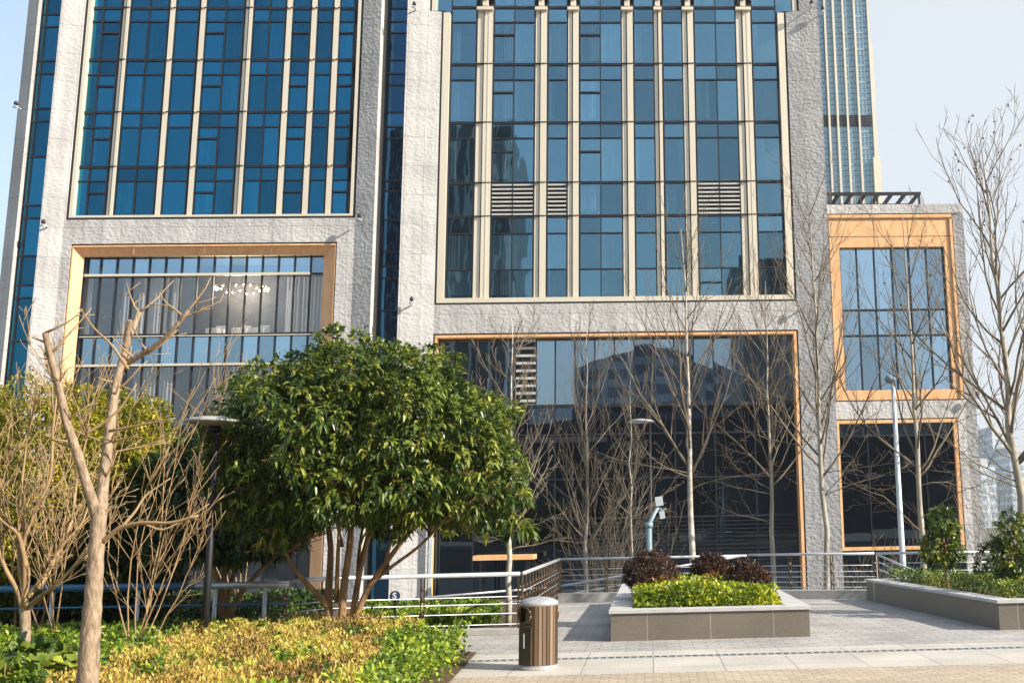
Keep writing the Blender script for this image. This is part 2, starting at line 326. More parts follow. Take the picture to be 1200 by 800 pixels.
def crown(name, mat, ell, nclump, per, L, Wd, seed, parent, hi=True, spread=.16, surf=.6, droop=.35, ragged=.16, bright=0.):
    rg = np.random.default_rng(seed); P, u = blobs(rg, ell, nclump, surf, ragged)
    n = len(P)*per; c = np.repeat(P, per, 0); uo = np.repeat(u, per, 0)
    d = unit(rg, n)*.9 + uo*.75 + np.array([0, 0, .08]); base = c + unit(rg, n)*spread*rg.random((n, 1))*.7
    nn = unit(rg, n)*.55 + np.array([0, 0, 1.]) + uo*.5
    rv = np.clip(np.repeat(rg.random(len(P))*.6, per) + rg.random(n)*.5 + bright - .05, 0, 1)
    return leaf_mesh(name, mat, base, d, nn, L*rg.uniform(.65, 1.2, n), Wd*rg.uniform(.7, 1.2, n), parent, hi, rv, droop)
def cover(name, mat, hfun, x0, x1, y0, y1, n, L, Wd, seed, parent=None, mask=None, up=.6, zf=.35):
    """low planting: leaves through the top layer of a height field; hfun(x,y)->top height (<=0 none)"""
    rg = np.random.default_rng(seed); X = rg.uniform(x0, x1, n); Y = rg.uniform(y0, y1, n)
    Hh = np.array([hfun(a, b) for a, b in zip(X, Y)]); k = Hh > .02; X, Y, Hh = X[k], Y[k], Hh[k]; n = len(X)
    Z = Hh*(1 - zf*rg.random(n)**1.5)
    P = np.stack([X, Y, Z], 1); d = unit(rg, n) + np.array([0, 0, up]); nn = unit(rg, n)*.7 + np.array([0, 0, 1.])
    pv = np.array([noise.noise(Vector((a*1.3, b*1.3, 3.)))for a, b in zip(X, Y)])
    rv = np.clip(rg.random(n)*.8 + .08 + pv*.6, 0, 1)
    return leaf_mesh(name, mat, P, d, nn, L*rg.uniform(.6, 1.25, n), Wd*rg.uniform(.7, 1.2, n), parent, False, rv, .1)
# ------------------------------------------------------------------ branches
def limb(mb, p, d, L, r0, rg, levels, sides=5, up=.25, wob=.16, kids=(5, 8), kl=(.45, .7), ang=(25, 55), r1=.35, nseg=6, rmin=.005, start=.15, cr=.6, lowflat=0):
    """a wobbling tapering branch with children"""
    p = Vector(p); d = Vector(d).normalized(); pts = [p.copy()]; rad = [r0]
    for i in range(nseg):
        d = (d + Vector((rg.gauss(0, wob), rg.gauss(0, wob), rg.gauss(0, wob*.7) + up*.35))).normalized()
        p = p + d*(L/nseg); pts.append(p.copy()); rad.append(max(rmin, r0*(1 - (1-r1)*(i+1)/nseg)))
    mb.tube(pts, rad, sides)
    if levels > 0:
        nk = rg.randint(*kids)
        for k in range(nk):
            t = start + (1-start)*(k + rg.random()*.8)/nk; t = min(t, .97); s = t*nseg; i = int(s); q = pts[i].lerp(pts[i+1], s-i)
            ax = (pts[i+1]-pts[i]).normalized(); perp = ax.cross(Vector((rg.gauss(0,1), rg.gauss(0,1), rg.gauss(0,1)))).normalized()
            a = R(rg.uniform(*ang)); dd = ax*math.cos(a) + perp*math.sin(a)
            if dd.z < -.1 and rg.random() < .7: dd.z = abs(dd.z)*.4
            rr = rad[i]*cr
            limb(mb, q, dd, L*rg.uniform(*kl)*(1.05-.5*t), max(rmin, rr), rg, levels-1, max(3, sides-1), up, wob*1.15, (max(2, kids[0]-2), max(3, kids[1]-2)), kl, ang, r1, max(3, nseg-1), rmin, .12, cr)
    return pts
def bare_tree(label, px, Y, zb, ytop, yfork, seed, r=.11, bark='bark_pale', spread=1., lean=0, group='bare young trees behind the railing', dens=1., extra=None, base_px_y=640, nm='bare_tree', flat=.35):
    rg = random.Random(seed)
    b = W(px, base_px_y, Y); base = Vector((b.x, Y, zb)); zt = W(px, ytop, Y).z; zf = W(px, yfork, Y).z
    t = thing(nm, label, 'tree', base, group); Ht = zt - zb
    tm = MB(); bm = MB(); n = 14; pts = []; rad = []; r = r*.78
    for i in range(n+1):
        f = i/n; pts.append(base + Vector((lean*f + rg.gauss(0, .006)*Ht*.35*(f > 0), rg.gauss(0, .025)*(f > 0), Ht*f))); rad.append(max(.01, r*(1-.92*f**.8)))
    tm.tube(pts, rad, 8)
    nk = int(19*dens)
    for k in range(nk):
        z = zf + (zt - zf)*(k + rg.random()*.6)/nk*.9; f = (z - zb)/Ht; s = f*n; i = min(n-1, int(s)); q = pts[i].lerp(pts[i+1], s-i)
        a = k*2.4 + rg.uniform(-.5, .5); el = R(rg.uniform(40, 66))
        dd = Vector((math.cos(a)*math.cos(el), math.sin(a)*math.cos(el), math.sin(el)))
        L = (Ht*.40)*(1.05 - f*.75)*rg.uniform(.75, 1.1)*spread*1.25
        limb(bm, q, dd, L, rad[i]*.42+.006, rg, 2, 5, .34, .10, (4, 6), (.35, .6), (18, 42), .2, 7, .0044)
    for k in range(3):         # strong limbs at the first fork
        f = (zf-zb)/Ht + .02*k; s = f*n; i = min(n-1, int(s)); q = pts[i].lerp(pts[i+1], s-i); a = (0, math.pi, math.pi/2)[k] + rg.uniform(-.5, .5); el = R(rg.uniform(38, 52))
        limb(bm, q, (math.cos(a)*math.cos(el), math.sin(a)*math.cos(el)*.6, math.sin(el)), Ht*.36*spread, rad[i]*.5, rg, 2, 6, .16, .09, (6, 8), (.25, .45), (20, 45), .25, 9, .0046)
    for k in range(int(3*dens)):   # low sweeping side shoots
        z = zf - (zf - zb)*rg.uniform(-.05, .28); f = (z-zb)/Ht; s = f*n; i = min(n-1, int(s)); q = pts[i].lerp(pts[i+1], s-i)
        a = rg.choice([0, math.pi]) + rg.uniform(-.6, .6)
        limb(bm, q, (math.cos(a), math.sin(a), flat), Ht*.24*spread, rad[i]*.22, rg, 2, 4, .08, .2, (4, 7), (.35, .6), (25, 60), .2, 7, .0045)
    tm.build('trunk', M[bark], t, True); bm.build('branches', M['twig'] if not extra else M[extra], t, True)
    return t
# ------------------------------------------------------------------ setting
YF = 62.0; ZL = -2.4
o = structure(tag(MB_ := None, '', '') if False else (lambda mb: (mb.box(-1600, 1600, -1500, 2200, ZL-.3, ZL-.004), mb.build('ground', M['far']))[1])(MB()))
mb = MB(); mb.box(-60, 60, 27.3, 63.6, ZL-.2, ZL); structure(mb.build('forecourt', M['lower']))
mb = MB(); mb.box(-60, 60, -46, 26.9, -2.9, 0.0); structure(mb.build('plaza', M['slab']))
mb = MB(); mb.box(-60, 60, -46, 13.2, .0002, .004); structure(mb.build('paver_path', M['pavers']))
mb = MB(); mb.box(-60, 60, 13.2, 14.62, .0002, .005); mb.box(-60, 60, 14.80, 15.4, .0002, .005); structure(mb.build('stone_band', M['band']))
mb = MB(); mb.box(-60, 60, 26.9, 27.3, ZL, -.02); structure(mb.build('retaining_wall', M['kerb']))
# slotted drain: channel and grating
dr = thing('drain_grating', 'long narrow slotted drain running across the plaza paving', 'drain', (4, 14.71, .006))
mb = MB(); mb.box(-2.75, 30, 14.62, 14.80, .0012, .0062); mb.build('channel', M['gap'], dr)
mb = MB()
x = -2.75
while x < 26:
    mb.box(x, x+.035, 14.635, 14.785, .0066, .013); x += .105
mb.box(-2.75, 30, 14.615, 14.632, .0064, .014); mb.box(-2.75, 30, 14.788, 14.805, .0064, .014)
mb.build('grating', M['steel'], dr)
# ------------------------------------------------------------------ the building
B = thing('hotel_building', 'large stone clad building with blue glass bays and orange framed windows', 'building', (wx(690, YF), YF, ZL))
ZT = 50.
def rows(ys, Y, px=740): return [W(px, y, Y).z for y in ys]
IN = .42                    # how far the splayed piers fall back
YI = YF + IN                # face of the spandrels
def pier(name, xa, xb, z0, z1, side):
    """side 'l': outer edge left/forward, falling back to the right; 'r': mirrored"""
    mb = MB()
    ya, yb = (YF, YI) if side == 'l' else (YI, YF)
    mb.prism([(xa, ya), (xb, yb), (xb, YF+3), (xa, YF+3)], z0, z1); return mb.build(name, M['stone'], B)
xs = {k: wx(v, YF) for k, v in dict(l0=8, l0b=25.5, l1=53, l1b=77, l2=416, l2b=440, c1=471.5, c1b=511, c2=929, c2b=967.5).items()}
pier('stone_pier', xs['l0'], xs['l0b'], ZL, ZT, 'r')
pier('stone_pier', xs['l1'], xs['l1b'], ZL, ZT, 'l')
pier('stone_pier', xs['l2'], xs['l2b'], ZL, ZT, 'r')
# centre piers notch at the upper storeys (y = 10 in the photo)
zn = W(510, 10.5, YF).z
xn1 = W(502, 5, YF).x; xn2 = W(937, 5, YF).x
pier('stone_pier', xs['c1'], xs['c1b'], ZL, zn, 'l'); pier('stone_pier', xs['c2'], xs['c2b'], ZL, zn, 'r')
mb = MB(); mb.prism([(xs['c1'], YF), (xn1, YF+.36), (xn1, YF+3), (xs['c1'], YF+3)], zn, ZT); mb.build('stone_pier', M['stone'], B)
mb = MB(); mb.prism([(xn2, YF+.36), (xs['c2b'], YF), (xs['c2b'], YF+3), (xn2, YF+3)], zn, ZT); mb.build('stone_pier', M['stone'], B)
# spandrels
z_l = (W(250, 284.5, YI).z, W(250, 256.5, YI).z); z_c = (W(720, 388.5, YI).z, W(720, 355, YI).z)
xf1, xf2 = W(83, 290, YI).x, W(395, 286, YI).x
mb = MB()
mb.box(xs['l1b'], xs['l2'], YI, YI+2, z_l[0], z_l[1]); mb.box(xs['l1b'], xf1, YI, YI+2, ZL, z_l[0]); mb.box(xf2, xs['l2'], YI, YI+2, ZL, z_l[0])
mb.build('spandrel', M['stone'], B)
mb = MB(); mb.box(xs['c1b'], xs['c2'], YI, YI+2, z_c[0], z_c[1]); mb.build('spandrel', M['stone'], B)
# body behind
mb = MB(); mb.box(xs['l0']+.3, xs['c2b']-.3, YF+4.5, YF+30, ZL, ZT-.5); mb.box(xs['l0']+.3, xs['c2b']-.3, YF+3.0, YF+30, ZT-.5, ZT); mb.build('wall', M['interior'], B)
def grow_glass(name, quads, mat, parent, jit=.0022, seed=1):
    """panes: (x0,x1,z0,z1,y) each with its own tiny tilt"""
    rg = random.Random(seed); vs = []; fs = []; rv = []
    off = Vector((0, 0, 0)); q = parent
    while q: off += q.location; q = q.parent
    for x0, x1, z0, z1, y in quads:
        a, c = rg.gauss(0, jit), rg.gauss(0, jit); b = len(vs); w_, h_ = x1-x0, z1-z0
        for sx, sz in ((0, 0), (1, 0), (1, 1), (0, 1)):
            vs.append((x0+sx*w_-off.x, y + a*w_*(sx-.5) + c*h_*(sz-.5) - off.y, z0+sz*h_-off.z))
        fs.append((b, b+1, b+2, b+3)); rv.append(rg.random())
    me = bpy.data.meshes.new(name); me.from_pydata(vs, [], fs); me.materials.append(mat)
    at = me.attributes.new('rnd', 'FLOAT', 'FACE'); at.data.foreach_set('value', rv); me.update()
    o = bpy.data.objects.new(name, me); C.objects.link(o); o.parent = parent; return o
def curtain(x0, x1, z0, z1, y, parent, fold=.16, amp=.05, mat='curtain'):
    n = max(6, int((x1-x0)/fold*4)); mb = MB()
    vs = []
    for i in range(n+1):
        xx = x0 + (x1-x0)*i/n; yy = y + amp*math.sin(i*math.pi/2 + .3*math.sin(i*.7)) + .02*math.sin(i*1.7)
        vs += [(xx, yy, z0), (xx, yy+.01, z1)]
    mb.add(vs, [(2*i, 2*i+2, 2*i+3, 2*i+1) for i in range(n)]); return mb.build('curtain', M[mat], parent, True)
wrg = random.Random(42)
def window(cols, z0, z1, trans, Y, gm, mull=.07, sub=None, curt=0., fd=.10, inner=True, cx=None):
    """one bay of one storey. cols: x edges; trans: z of cross bars; sub: {col index: z}"""
    mb = MB(); x0, x1 = cols[0], cols[-1]
    for i, xx in enumerate(cols):
        a, b = (xx, xx+mull) if i == 0 else ((xx-mull, xx) if i == len(cols)-1 else (xx-mull/2, xx+mull/2)); mb.box(a, b, Y-fd, Y+.05, z0, z1)
    for zz in [z0+mull*.7, z1-mull*.7] + list(trans): mb.box(x0+mull, x1-mull, Y-fd+.013, Y+.05, zz-mull*.6, zz+mull*.6)
    for ci, zz in (sub or {}).items(): mb.box(cols[ci]+mull*.5, cols[ci+1]-mull*.5, Y-fd-.03, Y+.05, zz-mull*.8, zz+mull*.8)
    f = mb.build('window', M['dark'], B)
    zs = sorted([z0] + list(trans) + [z1]); qs = []
    for i in range(len(cols)-1):
        for j in range(len(zs)-1): qs.append((cols[i]+.02, cols[i+1]-.02, zs[j]+.02, zs[j+1]-.02, Y))
    grow_glass('pane', qs, M[gm], f, seed=wrg.randint(0, 10**6))
    if curt > 0 and wrg.random() < curt:
        zt = zs[-2] if len(zs) > 2 else z1
        k = wrg.random(); wdt = x1-x0
        if k < .35: curtain(x0+.03, x1-.03, z0, zt, Y+.35, f)
        elif k < .7: curtain(x0+.03, x0+wdt*wrg.uniform(.25, .6), z0, zt, Y+.35, f)
        else: curtain(x1-wdt*wrg.uniform(.25, .6), x1-.03, z0, zt, Y+.35, f)
    return f
def fin(xa, xb, z0, z1, Y, out=.45, split=None, joints=()):
    mb = MB()
    if split is None: mb.box(xa, xb, Y-out, Y+.02, z0, z1)
    else:
        w_ = xb-xa; a = xa + w_*split
        mb.box(xa, a-.035, Y-out+.05, Y+.02, z0, z1); mb.box(a+.035, xb, Y-out-.06, Y+.02, z0, z1); mb.box(a-.035, a+.035, Y-.12, Y+.02, z0, z1, 1)
        if w_ > .75: mb.box(xb-w_*.28, xb-w_*.20, Y-out-.085, Y-out-.062, z0, z1)
    for z in joints:
        mb.box(xa-.012, xb+.012, Y-out-.11, Y-out+.2, z-.02, z+.02, 1)
        if split is None: mb.box((xa+xb)/2-.07, (xa+xb)/2+.07, Y-out-.16, Y-out, z-.06, z+.05)
    return mb.build('fin', [M['cream'], M['gap']], B)
# --- left wing upper glazing
YG = YF + .85
fo = YG - .14; 
edges_L = [((83, 105.5, 127.5), (128, 136)), ((137, 160.5, 184.5), (185, 191)), ((192, 221), (222, 228)), ((229, 253, 275.3), (276, 284.7)),
           ((285.5, 306, 325.5), (326, 332.5)), ((333, 355.7), (356, 362.3)), ((363, 382.5), (383, 389.4)), ((390, 408.8), None)]
zrow = lambda ys, px, Y: [W(px, y, Y).z for y in ys]
zl = zrow([253.5, 212, 195.5, 149.5, 132, 88, 71, 26, 10.5], 250, YG)
zsub = zrow([226, 163, 101.5, 39.5], 250, YG)
st = 3.6
storeys = [(zl[0], zl[2], [zl[1]], zsub[0]), (zl[2], zl[4], [zl[3]], zsub[1]), (zl[4], zl[6], [zl[5]], zsub[2]), (zl[6], zl[8], [zl[7]], zsub[3])]
dz = zl[8] - zl[6]
storeys += [(zl[8], zl[8]+dz, [zl[8]+dz*.74], zsub[3]+dz), (zl[8]+dz, zl[8]+2*dz, [zl[8]+dz*1.74], zsub[3]+2*dz)]
subcol = {0: 1, 3: 0, 5: 0, 7: 0}
for bi, (cols, fn) in enumerate(edges_L):
    cx = [wx(c, YG) for c in cols]
    for si, (a, b, tr, sb) in enumerate(storeys):
        window(cx, a, b, tr, YG, 'glass_left', .065, {subcol[bi]: sb} if bi in subcol else None, .75)
    if fn: fin(wx(fn[0], fo), wx(fn[1], fo), zl[0]-.15, storeys[-1][1], YG, .12, .5 if bi in (0, 3) else None, [s[1] for s in storeys[:-1]])
def border(x0, x1, z0, z1, Y, gapw, frw, mat, depth=.5, sides='lrb', ng='window_surround', top=False):
    """dark shadow gap and a bright frame lining an opening; x0..z1 are the stone edges"""
    mg = MB(); mf = MB(); g, f = gapw, frw
    mg.box(x0, x0+g, Y, Y+.6, z0, z1); mg.box(x1-g, x1, Y, Y+.6, z0, z1)
    mf.box(x0+g, x0+g+f, Y-.02, Y+depth, z0+g, z1 - (g if top else 0)); mf.box(x1-g-f, x1-g, Y-.02, Y+depth, z0+g, z1 - (g if top else 0))
    if 'b' in sides: mg.box(x0+g, x1-g, Y, Y+.6, z0, z0+g); mf.box(x0+g+f, x1-g-f, Y-.02, Y+depth, z0+g, z0+g+f*.7)
    if top: mg.box(x0+g, x1-g, Y, Y+.6, z1-g, z1); mf.box(x0+g+f, x1-g-f, Y-.02, Y+depth, z1-g-f, z1-g)
    o = mf.build(ng, M[mat], B); mg.build('shadow_gap', M['gap'], o); return o
border(xs['l1b'], xs['l2'], z_l[1], ZT, YF+.5, .16, .2, 'cream')
# --- centre upper glazing
edges_C = [((525, 556), (556.5, 575), 1), ((576, 601, 626), (626.5, 640), 1), ((641, 665), (665.5, 678), 1), ((679, 704, 729.7), (730, 743), 1),
           ((743.8, 768.3), (768.8, 777.5), 1), ((778.5, 802.7), (803, 815.7), 1), ((816.5, 842.5, 867), (867.5, 884.7), 1), ((885.5, 915.5), None, 0)]
zc = zrow([350, 315, 273, 253, 214, 162, 144, 94, 76, 27, 9.7], 740, YG)
zs2 = zrow([178, 109, 42], 740, YG)
dc = zc[8]-zc[6]
storC = [(zc[0], zc[3], [zc[1], zc[2]], None), (zc[3], zc[4], [], None), (zc[4], zc[6], [zc[5]], zs2[0]), (zc[6], zc[8], [zc[7]], zs2[1]), (zc[8], zc[10], [zc[9]], zs2[2]),
         (zc[10], zc[10]+dc, [zc[10]+dc*.74], zs2[2]+dc)]
subC = {1: 0, 3: 0}
for bi, (cols, fn, sp_) in enumerate(edges_C):
    cx = [wx(c, YG) for c in cols]
    for si, (a, b, tr, sb) in enumerate(storC):
        if si == 1 and bi in (1, 2, 6):     # louvred plant-room openings
            mb = MB(); n = 8
            for i, xx in enumerate(cx):
                q0, q1 = (xx, xx+.07) if i == 0 else ((xx-.07, xx) if i == len(cx)-1 else (xx-.04, xx+.04)); mb.box(q0, q1, YG-.1, YG+.05, a, b)
            lf = mb.build('louvre_panel', M['dark'], B); mb = MB()
            for k in range(n):
                z = a + (b-a)*(k+.5)/n
                mb.prism([(cx[0]+.07, YG-.1), (cx[-1]-.07, YG-.1), (cx[-1]-.07, YG+.04), (cx[0]+.07, YG+.04)], z-.05, z+.05)
            mb.build('blade', M['louvre'], lf); continue
        s = {subC[bi]: sb} if (bi in subC and sb) else ({0: W(830, 331, YG).z} if (bi == 6 and si == 0) else None)
        window(cx, a, b, tr, YG, 'glass_mid', .065, s, .85 if (bi > 3 or si != 1) else .4)
    if fn:
        j = [zc[3], zc[4], zc[6], zc[8]]
        fin(wx(fn[0], fo), wx(fn[1], fo), zc[0]-.1, zc[10], YG, .14, .42 if bi not in (4,) else .5, j)
        xm = (wx(fn[0], fo) + wx(fn[1], fo))/2
        fin(xm-.17, xm+.17, zc[10]+.01, zc[10]+dc, YG, .3, None, [zc[10]+.45])
        mb = MB(); mb.box(wx(fn[0], fo)-.03, wx(fn[1], fo)+.03, YG-.42, YG-.1, zc[10]-.32, zc[10]-.12); mb.build('fin_cap', M['cream'], B)
border(xs['c1b'], xs['c2'], z_c[1], zn-.02, YF+.47, .13, .42, 'cream')
mb = MB(); mb.box(xn1+.0, xn1+.13, YF+.5, YF+1.1, zn, ZT); mb.box(xn2-.13, xn2, YF+.5, YF+1.1, zn, ZT)
mb.box(xn1+.13, xs['c1b']+.25, YF+.5, YF+1.1, zn, zn+.12); mb.box(xs['c2']-.25, xn2-.13, YF+.5, YF+1.1, zn, zn+.12); mb.build('shadow_gap', M['gap'], B)
for q0, q1 in ((xn1+.13, xn1+.4), (xn2-.4, xn2-.13)): mb = MB(); mb.box(q0, q1, YF+.48, YF+1.1, zn+.12, ZT); mb.build('window_surround', M['cream'], B)
for a, b in ((xn1+.4, wx(525, YG)), (wx(915.5, YG), xn2-.4)):
    mb = MB(); mb.box(a, b, YG-.04, YG+.04, zn+.12, zn+.2); f = mb.build('window', M['dark'], B); grow_glass('pane', [(a, b, zn+.2, zn+4, YG)], M['glass_mid'], f)
# floors and back walls inside
mb = MB()
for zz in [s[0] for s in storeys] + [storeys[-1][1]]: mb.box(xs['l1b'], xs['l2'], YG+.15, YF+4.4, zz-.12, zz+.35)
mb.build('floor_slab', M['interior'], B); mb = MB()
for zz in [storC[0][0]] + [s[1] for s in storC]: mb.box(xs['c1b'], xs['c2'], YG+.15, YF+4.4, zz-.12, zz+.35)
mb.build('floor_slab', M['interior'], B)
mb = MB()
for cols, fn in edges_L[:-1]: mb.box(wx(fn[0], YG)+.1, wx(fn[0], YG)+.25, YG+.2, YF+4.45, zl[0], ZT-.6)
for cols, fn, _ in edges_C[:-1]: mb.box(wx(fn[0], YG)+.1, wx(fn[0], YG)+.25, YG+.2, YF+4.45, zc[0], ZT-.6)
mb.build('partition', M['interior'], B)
# --- recessed glazed strips
def strip(xa, xb, z0, ys, px, Y, mat, mids=()):
    f = MB(); zz = [W(px, y, Y).z for y in ys] ; zz = sorted([z for z in zz if z > z0+.5])
    d_ = zz[-1]-zz[-3] if len(zz) > 2 else 3.6
    while zz[-1] < ZT-4: zz.append(zz[-2]+d_ if False else zz[-1]+1.2); zz.append(zz[-1]+2.6)
    for z in zz: f.box(xa, xb, Y-.08, Y+.05, z-.05, z+.05)
    f.box(xa, xa+.09, Y-.1, Y+.05, z0, ZT); f.box(xb-.09, xb, Y-.1, Y+.05, z0, ZT)
    cols = [xa]+list(mids)+[xb]
    for c in mids: f.box(c-.035, c+.035, Y-.09, Y+.05, z0, ZT)
    fr = f.build('glazed_strip', M['dark'], B); z = [z0]+zz+[ZT]
    grow_glass('pane', [(cols[j], cols[j+1], z[i]+.01, z[i+1]-.01, Y) for i in range(len(z)-1) for j in range(len(cols)-1)], M[mat], fr, .003, 9)
    return fr
YS = YF + 1.6
strip(xs['l2b'], xs['c1'], ZL, [605, 560, 520, 480, 440, 405, 364, 326, 312, 295, 258, 224, 212, 163, 149, 132, 100, 87, 71, 39, 26, 10.5], 455, YS, 'glass_strip')
YS2 = YF + .45
strip(wx(29.5, YS2), xs['l1'], ZL, [440, 400, 349, 334, 300, 256, 241, 184, 142.5, 127.5, 87, 72, 32, 17.5], 45, YS2, 'glass_left', [wx(36, YS2)])
mb = MB(); mb.box(xs['l0b']+.08, wx(29.5, YS2), YF+.5, YF+1.2, ZL, ZT); o = mb.build('window_surround', M['cream'], B)
mb = MB(); mb.box(xs['l0b'], xs['l0b']+.08, YF+.45, YF+1.2, ZL, ZT); mb.build('shadow_gap', M['gap'], o)
# --- left lower orange-framed window
x0, x1 = xf1, xf2; z1 = z_l[0]; Y0 = YF+.55
mg = MB(); mg.box(x0, x0+.12, Y0, Y0+.5, ZL, z1-.12); mg.box(x1-.12, x1, Y0, Y0+.5, ZL, z1-.12); mg.box(x0, x1, Y0, Y0+.5, z1-.12, z1)
fo1, fo2, fz = W(97.5, 310, YF+.9).x, W(379, 310, YF+.9).x, W(240, 299.5, YF+.9).z
mf = MB(); yb = Y0+.4
a0, a1, az1 = x0+.12, x1-.12, z1-.12
mf.add([(a0,Y0-.03,ZL),(a0,Y0-.03,az1),(fo1,yb,fz),(fo1,yb,ZL)], [(0,1,2,3)]); mf.add([(a1,Y0-.03,ZL),(a1,Y0-.03,az1),(fo2,yb,fz),(fo2,yb,ZL)], [(3,2,1,0)])
mf.add([(a0,Y0-.03,az1),(a1,Y0-.03,az1),(fo2,yb,fz),(fo1,yb,fz)], [(0,1,2,3)])
for p_, q_ in ((a0, x0+.06), (a1, x1-.06)): mf.box(min(p_, q_), max(p_, q_), Y0-.09, Y0-.032, ZL, az1)
mf.box(a0, a1, Y0-.09, Y0-.032, az1-.07, az1+.03)
fr = mf.build('orange_window_frame', M['orange'], B); mg.build('shadow_gap', M['gap'], fr)
mb = MB()
for px in (157, 240, 318): 
    xx = W(px, 293, Y0).x; mb.box(xx-.012, xx+.012, Y0-.1, Y0+.0, fz+.05, az1-.07)
mb.build('panel_joint', M['bark_brown'], fr)
YG2 = YF + 1.3
zz = zrow([299.5, 322, 392, 427], 240, YG2); cols = np.linspace(fo1-.1, fo2+.1, 16)
def picture_window(cols, z0, z1, trans, Y, gms, mull=.06, tb=None, fd=.12):
    mb = MB()
    for c in cols[1:-1]: mb.box(c-mull/2, c+mull/2, Y-fd, Y+.05, z0, z1)
    mb.box(cols[0], cols[0]+mull, Y-fd, Y+.05, z0, z1); mb.box(cols[-1]-mull, cols[-1], Y-fd, Y+.05, z0, z1)
    for t in trans: mb.box(cols[0], cols[-1], Y-fd-.013, Y+.05, t-.05, t+.05)
    f = mb.build('picture_window', M['dark'], B)
    zs = sorted([z0]+list(trans)+[z1])
    for j in range(len(zs)-1):
        grow_glass('pane', [(cols[i], cols[i+1], zs[j]+.01, zs[j+1]-.01, Y) for i in range(len(cols)-1)], M[gms[j]], f, .0015, j+3)
    return f
f = picture_window(list(cols), ZL, fz+.05, [zz[1], zz[2], zz[3]], YG2, ['glass_show', 'glass_pale', 'glass_show', 'glass_pale'][::1], .07)
mb = MB(); mb.box(fo1, fo2-.9, YG2-.26, YG2-.134, zz[1]-.1, zz[1]+.05); mb.box(fo1, fo2, YG2-.26, YG2-.134, zz[3]-.09, zz[3]+.05); mb.box(fo1, fo2, YG2-.2, YG2-.134, zz[2]-.12, zz[2]-.06); mb.build('transom', M['cream'], f)
def cur(pa, pb, ya, yb, dy=.4, fold=.22): curtain(W(pa, 350, YG2).x, W(pb, 350, YG2).x, W(200, yb, YG2).z, W(200, ya, YG2).z, YG2+dy, f, fold, .09)
for a, b in ((92, 104), (140, 150), (152, 166), (171, 193), (198, 208), (333, 350), (352, 378)): cur(a, b, 324, 389)
for a, b in ((92, 104), (160, 186), (188, 208), (300, 330)): cur(a, b, 429, 520)
mb = MB(); mb.box(x0, x1, YG2+4.5, YG2+4.6, ZL, z1); mb.box(x0, x1, YG2+.2, YG2+4.5, zz[2]-.5, zz[2]-.15); mb.box(x0, x1, YG2+.2, YG2+4.5, z1-.4, z1); mb.build('dining_room_shell', M['interior_warm'], B)
em = N('warm_bulb'); e_ = em.n('ShaderNodeEmission', Color=(1, .72, .38, 1), Strength=35.); em.l(e_.outputs[0], em.out.inputs[0])
for cx_, lab in ((283, 'glowing crystal chandelier behind the left glass'), ): 
    c_ = W(cx_, 338, YG2+2.0); ch = thing('chandelier', 'wide crystal chandelier glowing behind the orange framed window', 'chandelier', c_)
    mb = MB(); rr = random.Random(3)
    for i in range(24):
        a = i*2*math.pi/24; mb.lathe((c_.x+1.7*math.cos(a), c_.y+.9*math.sin(a), c_.z+rr.uniform(-.15, .1)), [(.01, -.06), (.055, 0), (.01, .06)], 6)
    mb.build('bulbs', em.m, ch); mb = MB(); mb.tube([(c_.x+1.7*math.cos(i*math.pi/12), c_.y+.9*math.sin(i*math.pi/12), c_.z+.12) for i in range(25)], .03, 5); mb.tube([(c_.x, c_.y, c_.z), (c_.x, c_.y, c_.z+1.2)], .03, 5)
    mb.tube([(c_.x-1.7, c_.y, c_.z+.12), (c_.x+1.7, c_.y, c_.z+.12)], .02, 4); mb.build('frame', M['bronze'], ch)
ld = bpy.data.lights.new('chandelier_light', 'POINT'); ld.energy = 450; ld.color = (1, .86, .68); ld.shadow_soft_size = 1.2; lo_ = bpy.data.objects.new('chandelier_light', ld); C.objects.link(lo_); lo_.parent = ch; lo_.location = (0, 0, -.1)
for i, px in enumerate((253, 283, 305)):
    c_ = W(px, 386, YG2+1.4); t_ = thing('dining_table', ['round table under white cloth behind glass, leftmost below the chandelier', 'round table under white cloth behind glass, directly below the chandelier', 'round table under white cloth behind glass, right of the chandelier'][i], 'table', (c_.x, c_.y, zz[2]-.15), 'white clothed dining tables')
    mb = MB(); mb.lathe((c_.x, c_.y, zz[2]-.15), [(.62, 0), (.6, .3), (.58, .74), (.02, .75)], 16); mb.build('tablecloth', M['curtain'], t_)
    mb = MB(); mb.box(c_.x-.3, c_.x+.3, c_.y+.7, c_.y+.8, zz[2]-.15, zz[2]+.95); mb.build('chair_back', M['curtain'], t_)
# --- centre lower glass wall
xa, xb = xs['c1b'], xs['c2']; zt = z_c[0]
mg = MB(); mg.box(xa, xa+.1, YI+.05, YI+.5, ZL, zt-.1); mg.box(xb-.1, xb, YI+.05, YI+.5, ZL, zt-.1); mg.box(xa, xb, YI+.05, YI+.5, zt-.1, zt)
mf = MB(); mf.box(xa+.1, xa+.24, YI+.0, YI+.6, ZL, zt-.24); mf.box(xb-.28, xb-.1, YI+.0, YI+.6, ZL, zt-.26); mf.box(xa+.1, xb-.1, YI+.0, YI+.6, zt-.26, zt-.1)
mf.box(xb-.34, xb-.31, YI+.1, YI+.6, ZL, zt-.3)
fr = mf.build('orange_window_frame', M['orange'], B); mg.build('shadow_gap', M['gap'], fr)
YG3 = YF + 1.2
cols = [W(p, 430, YG3).x for p in [512] + [535+23.15*i for i in range(17)] + [931]]
zz3 = [W(740, y, YG3).z for y in (474.5, 508)]
f = picture_window(cols, zz3[0], zt-.1, [], YG3, ['glass_low'], .075)
mb = MB(); mb.box(xa, xb, YG3-.15, YG3+.05, zz3[0]-.09, zz3[0]+.09); mb.build('transom', M['dark'], f)
zdoor = ZL+3.2
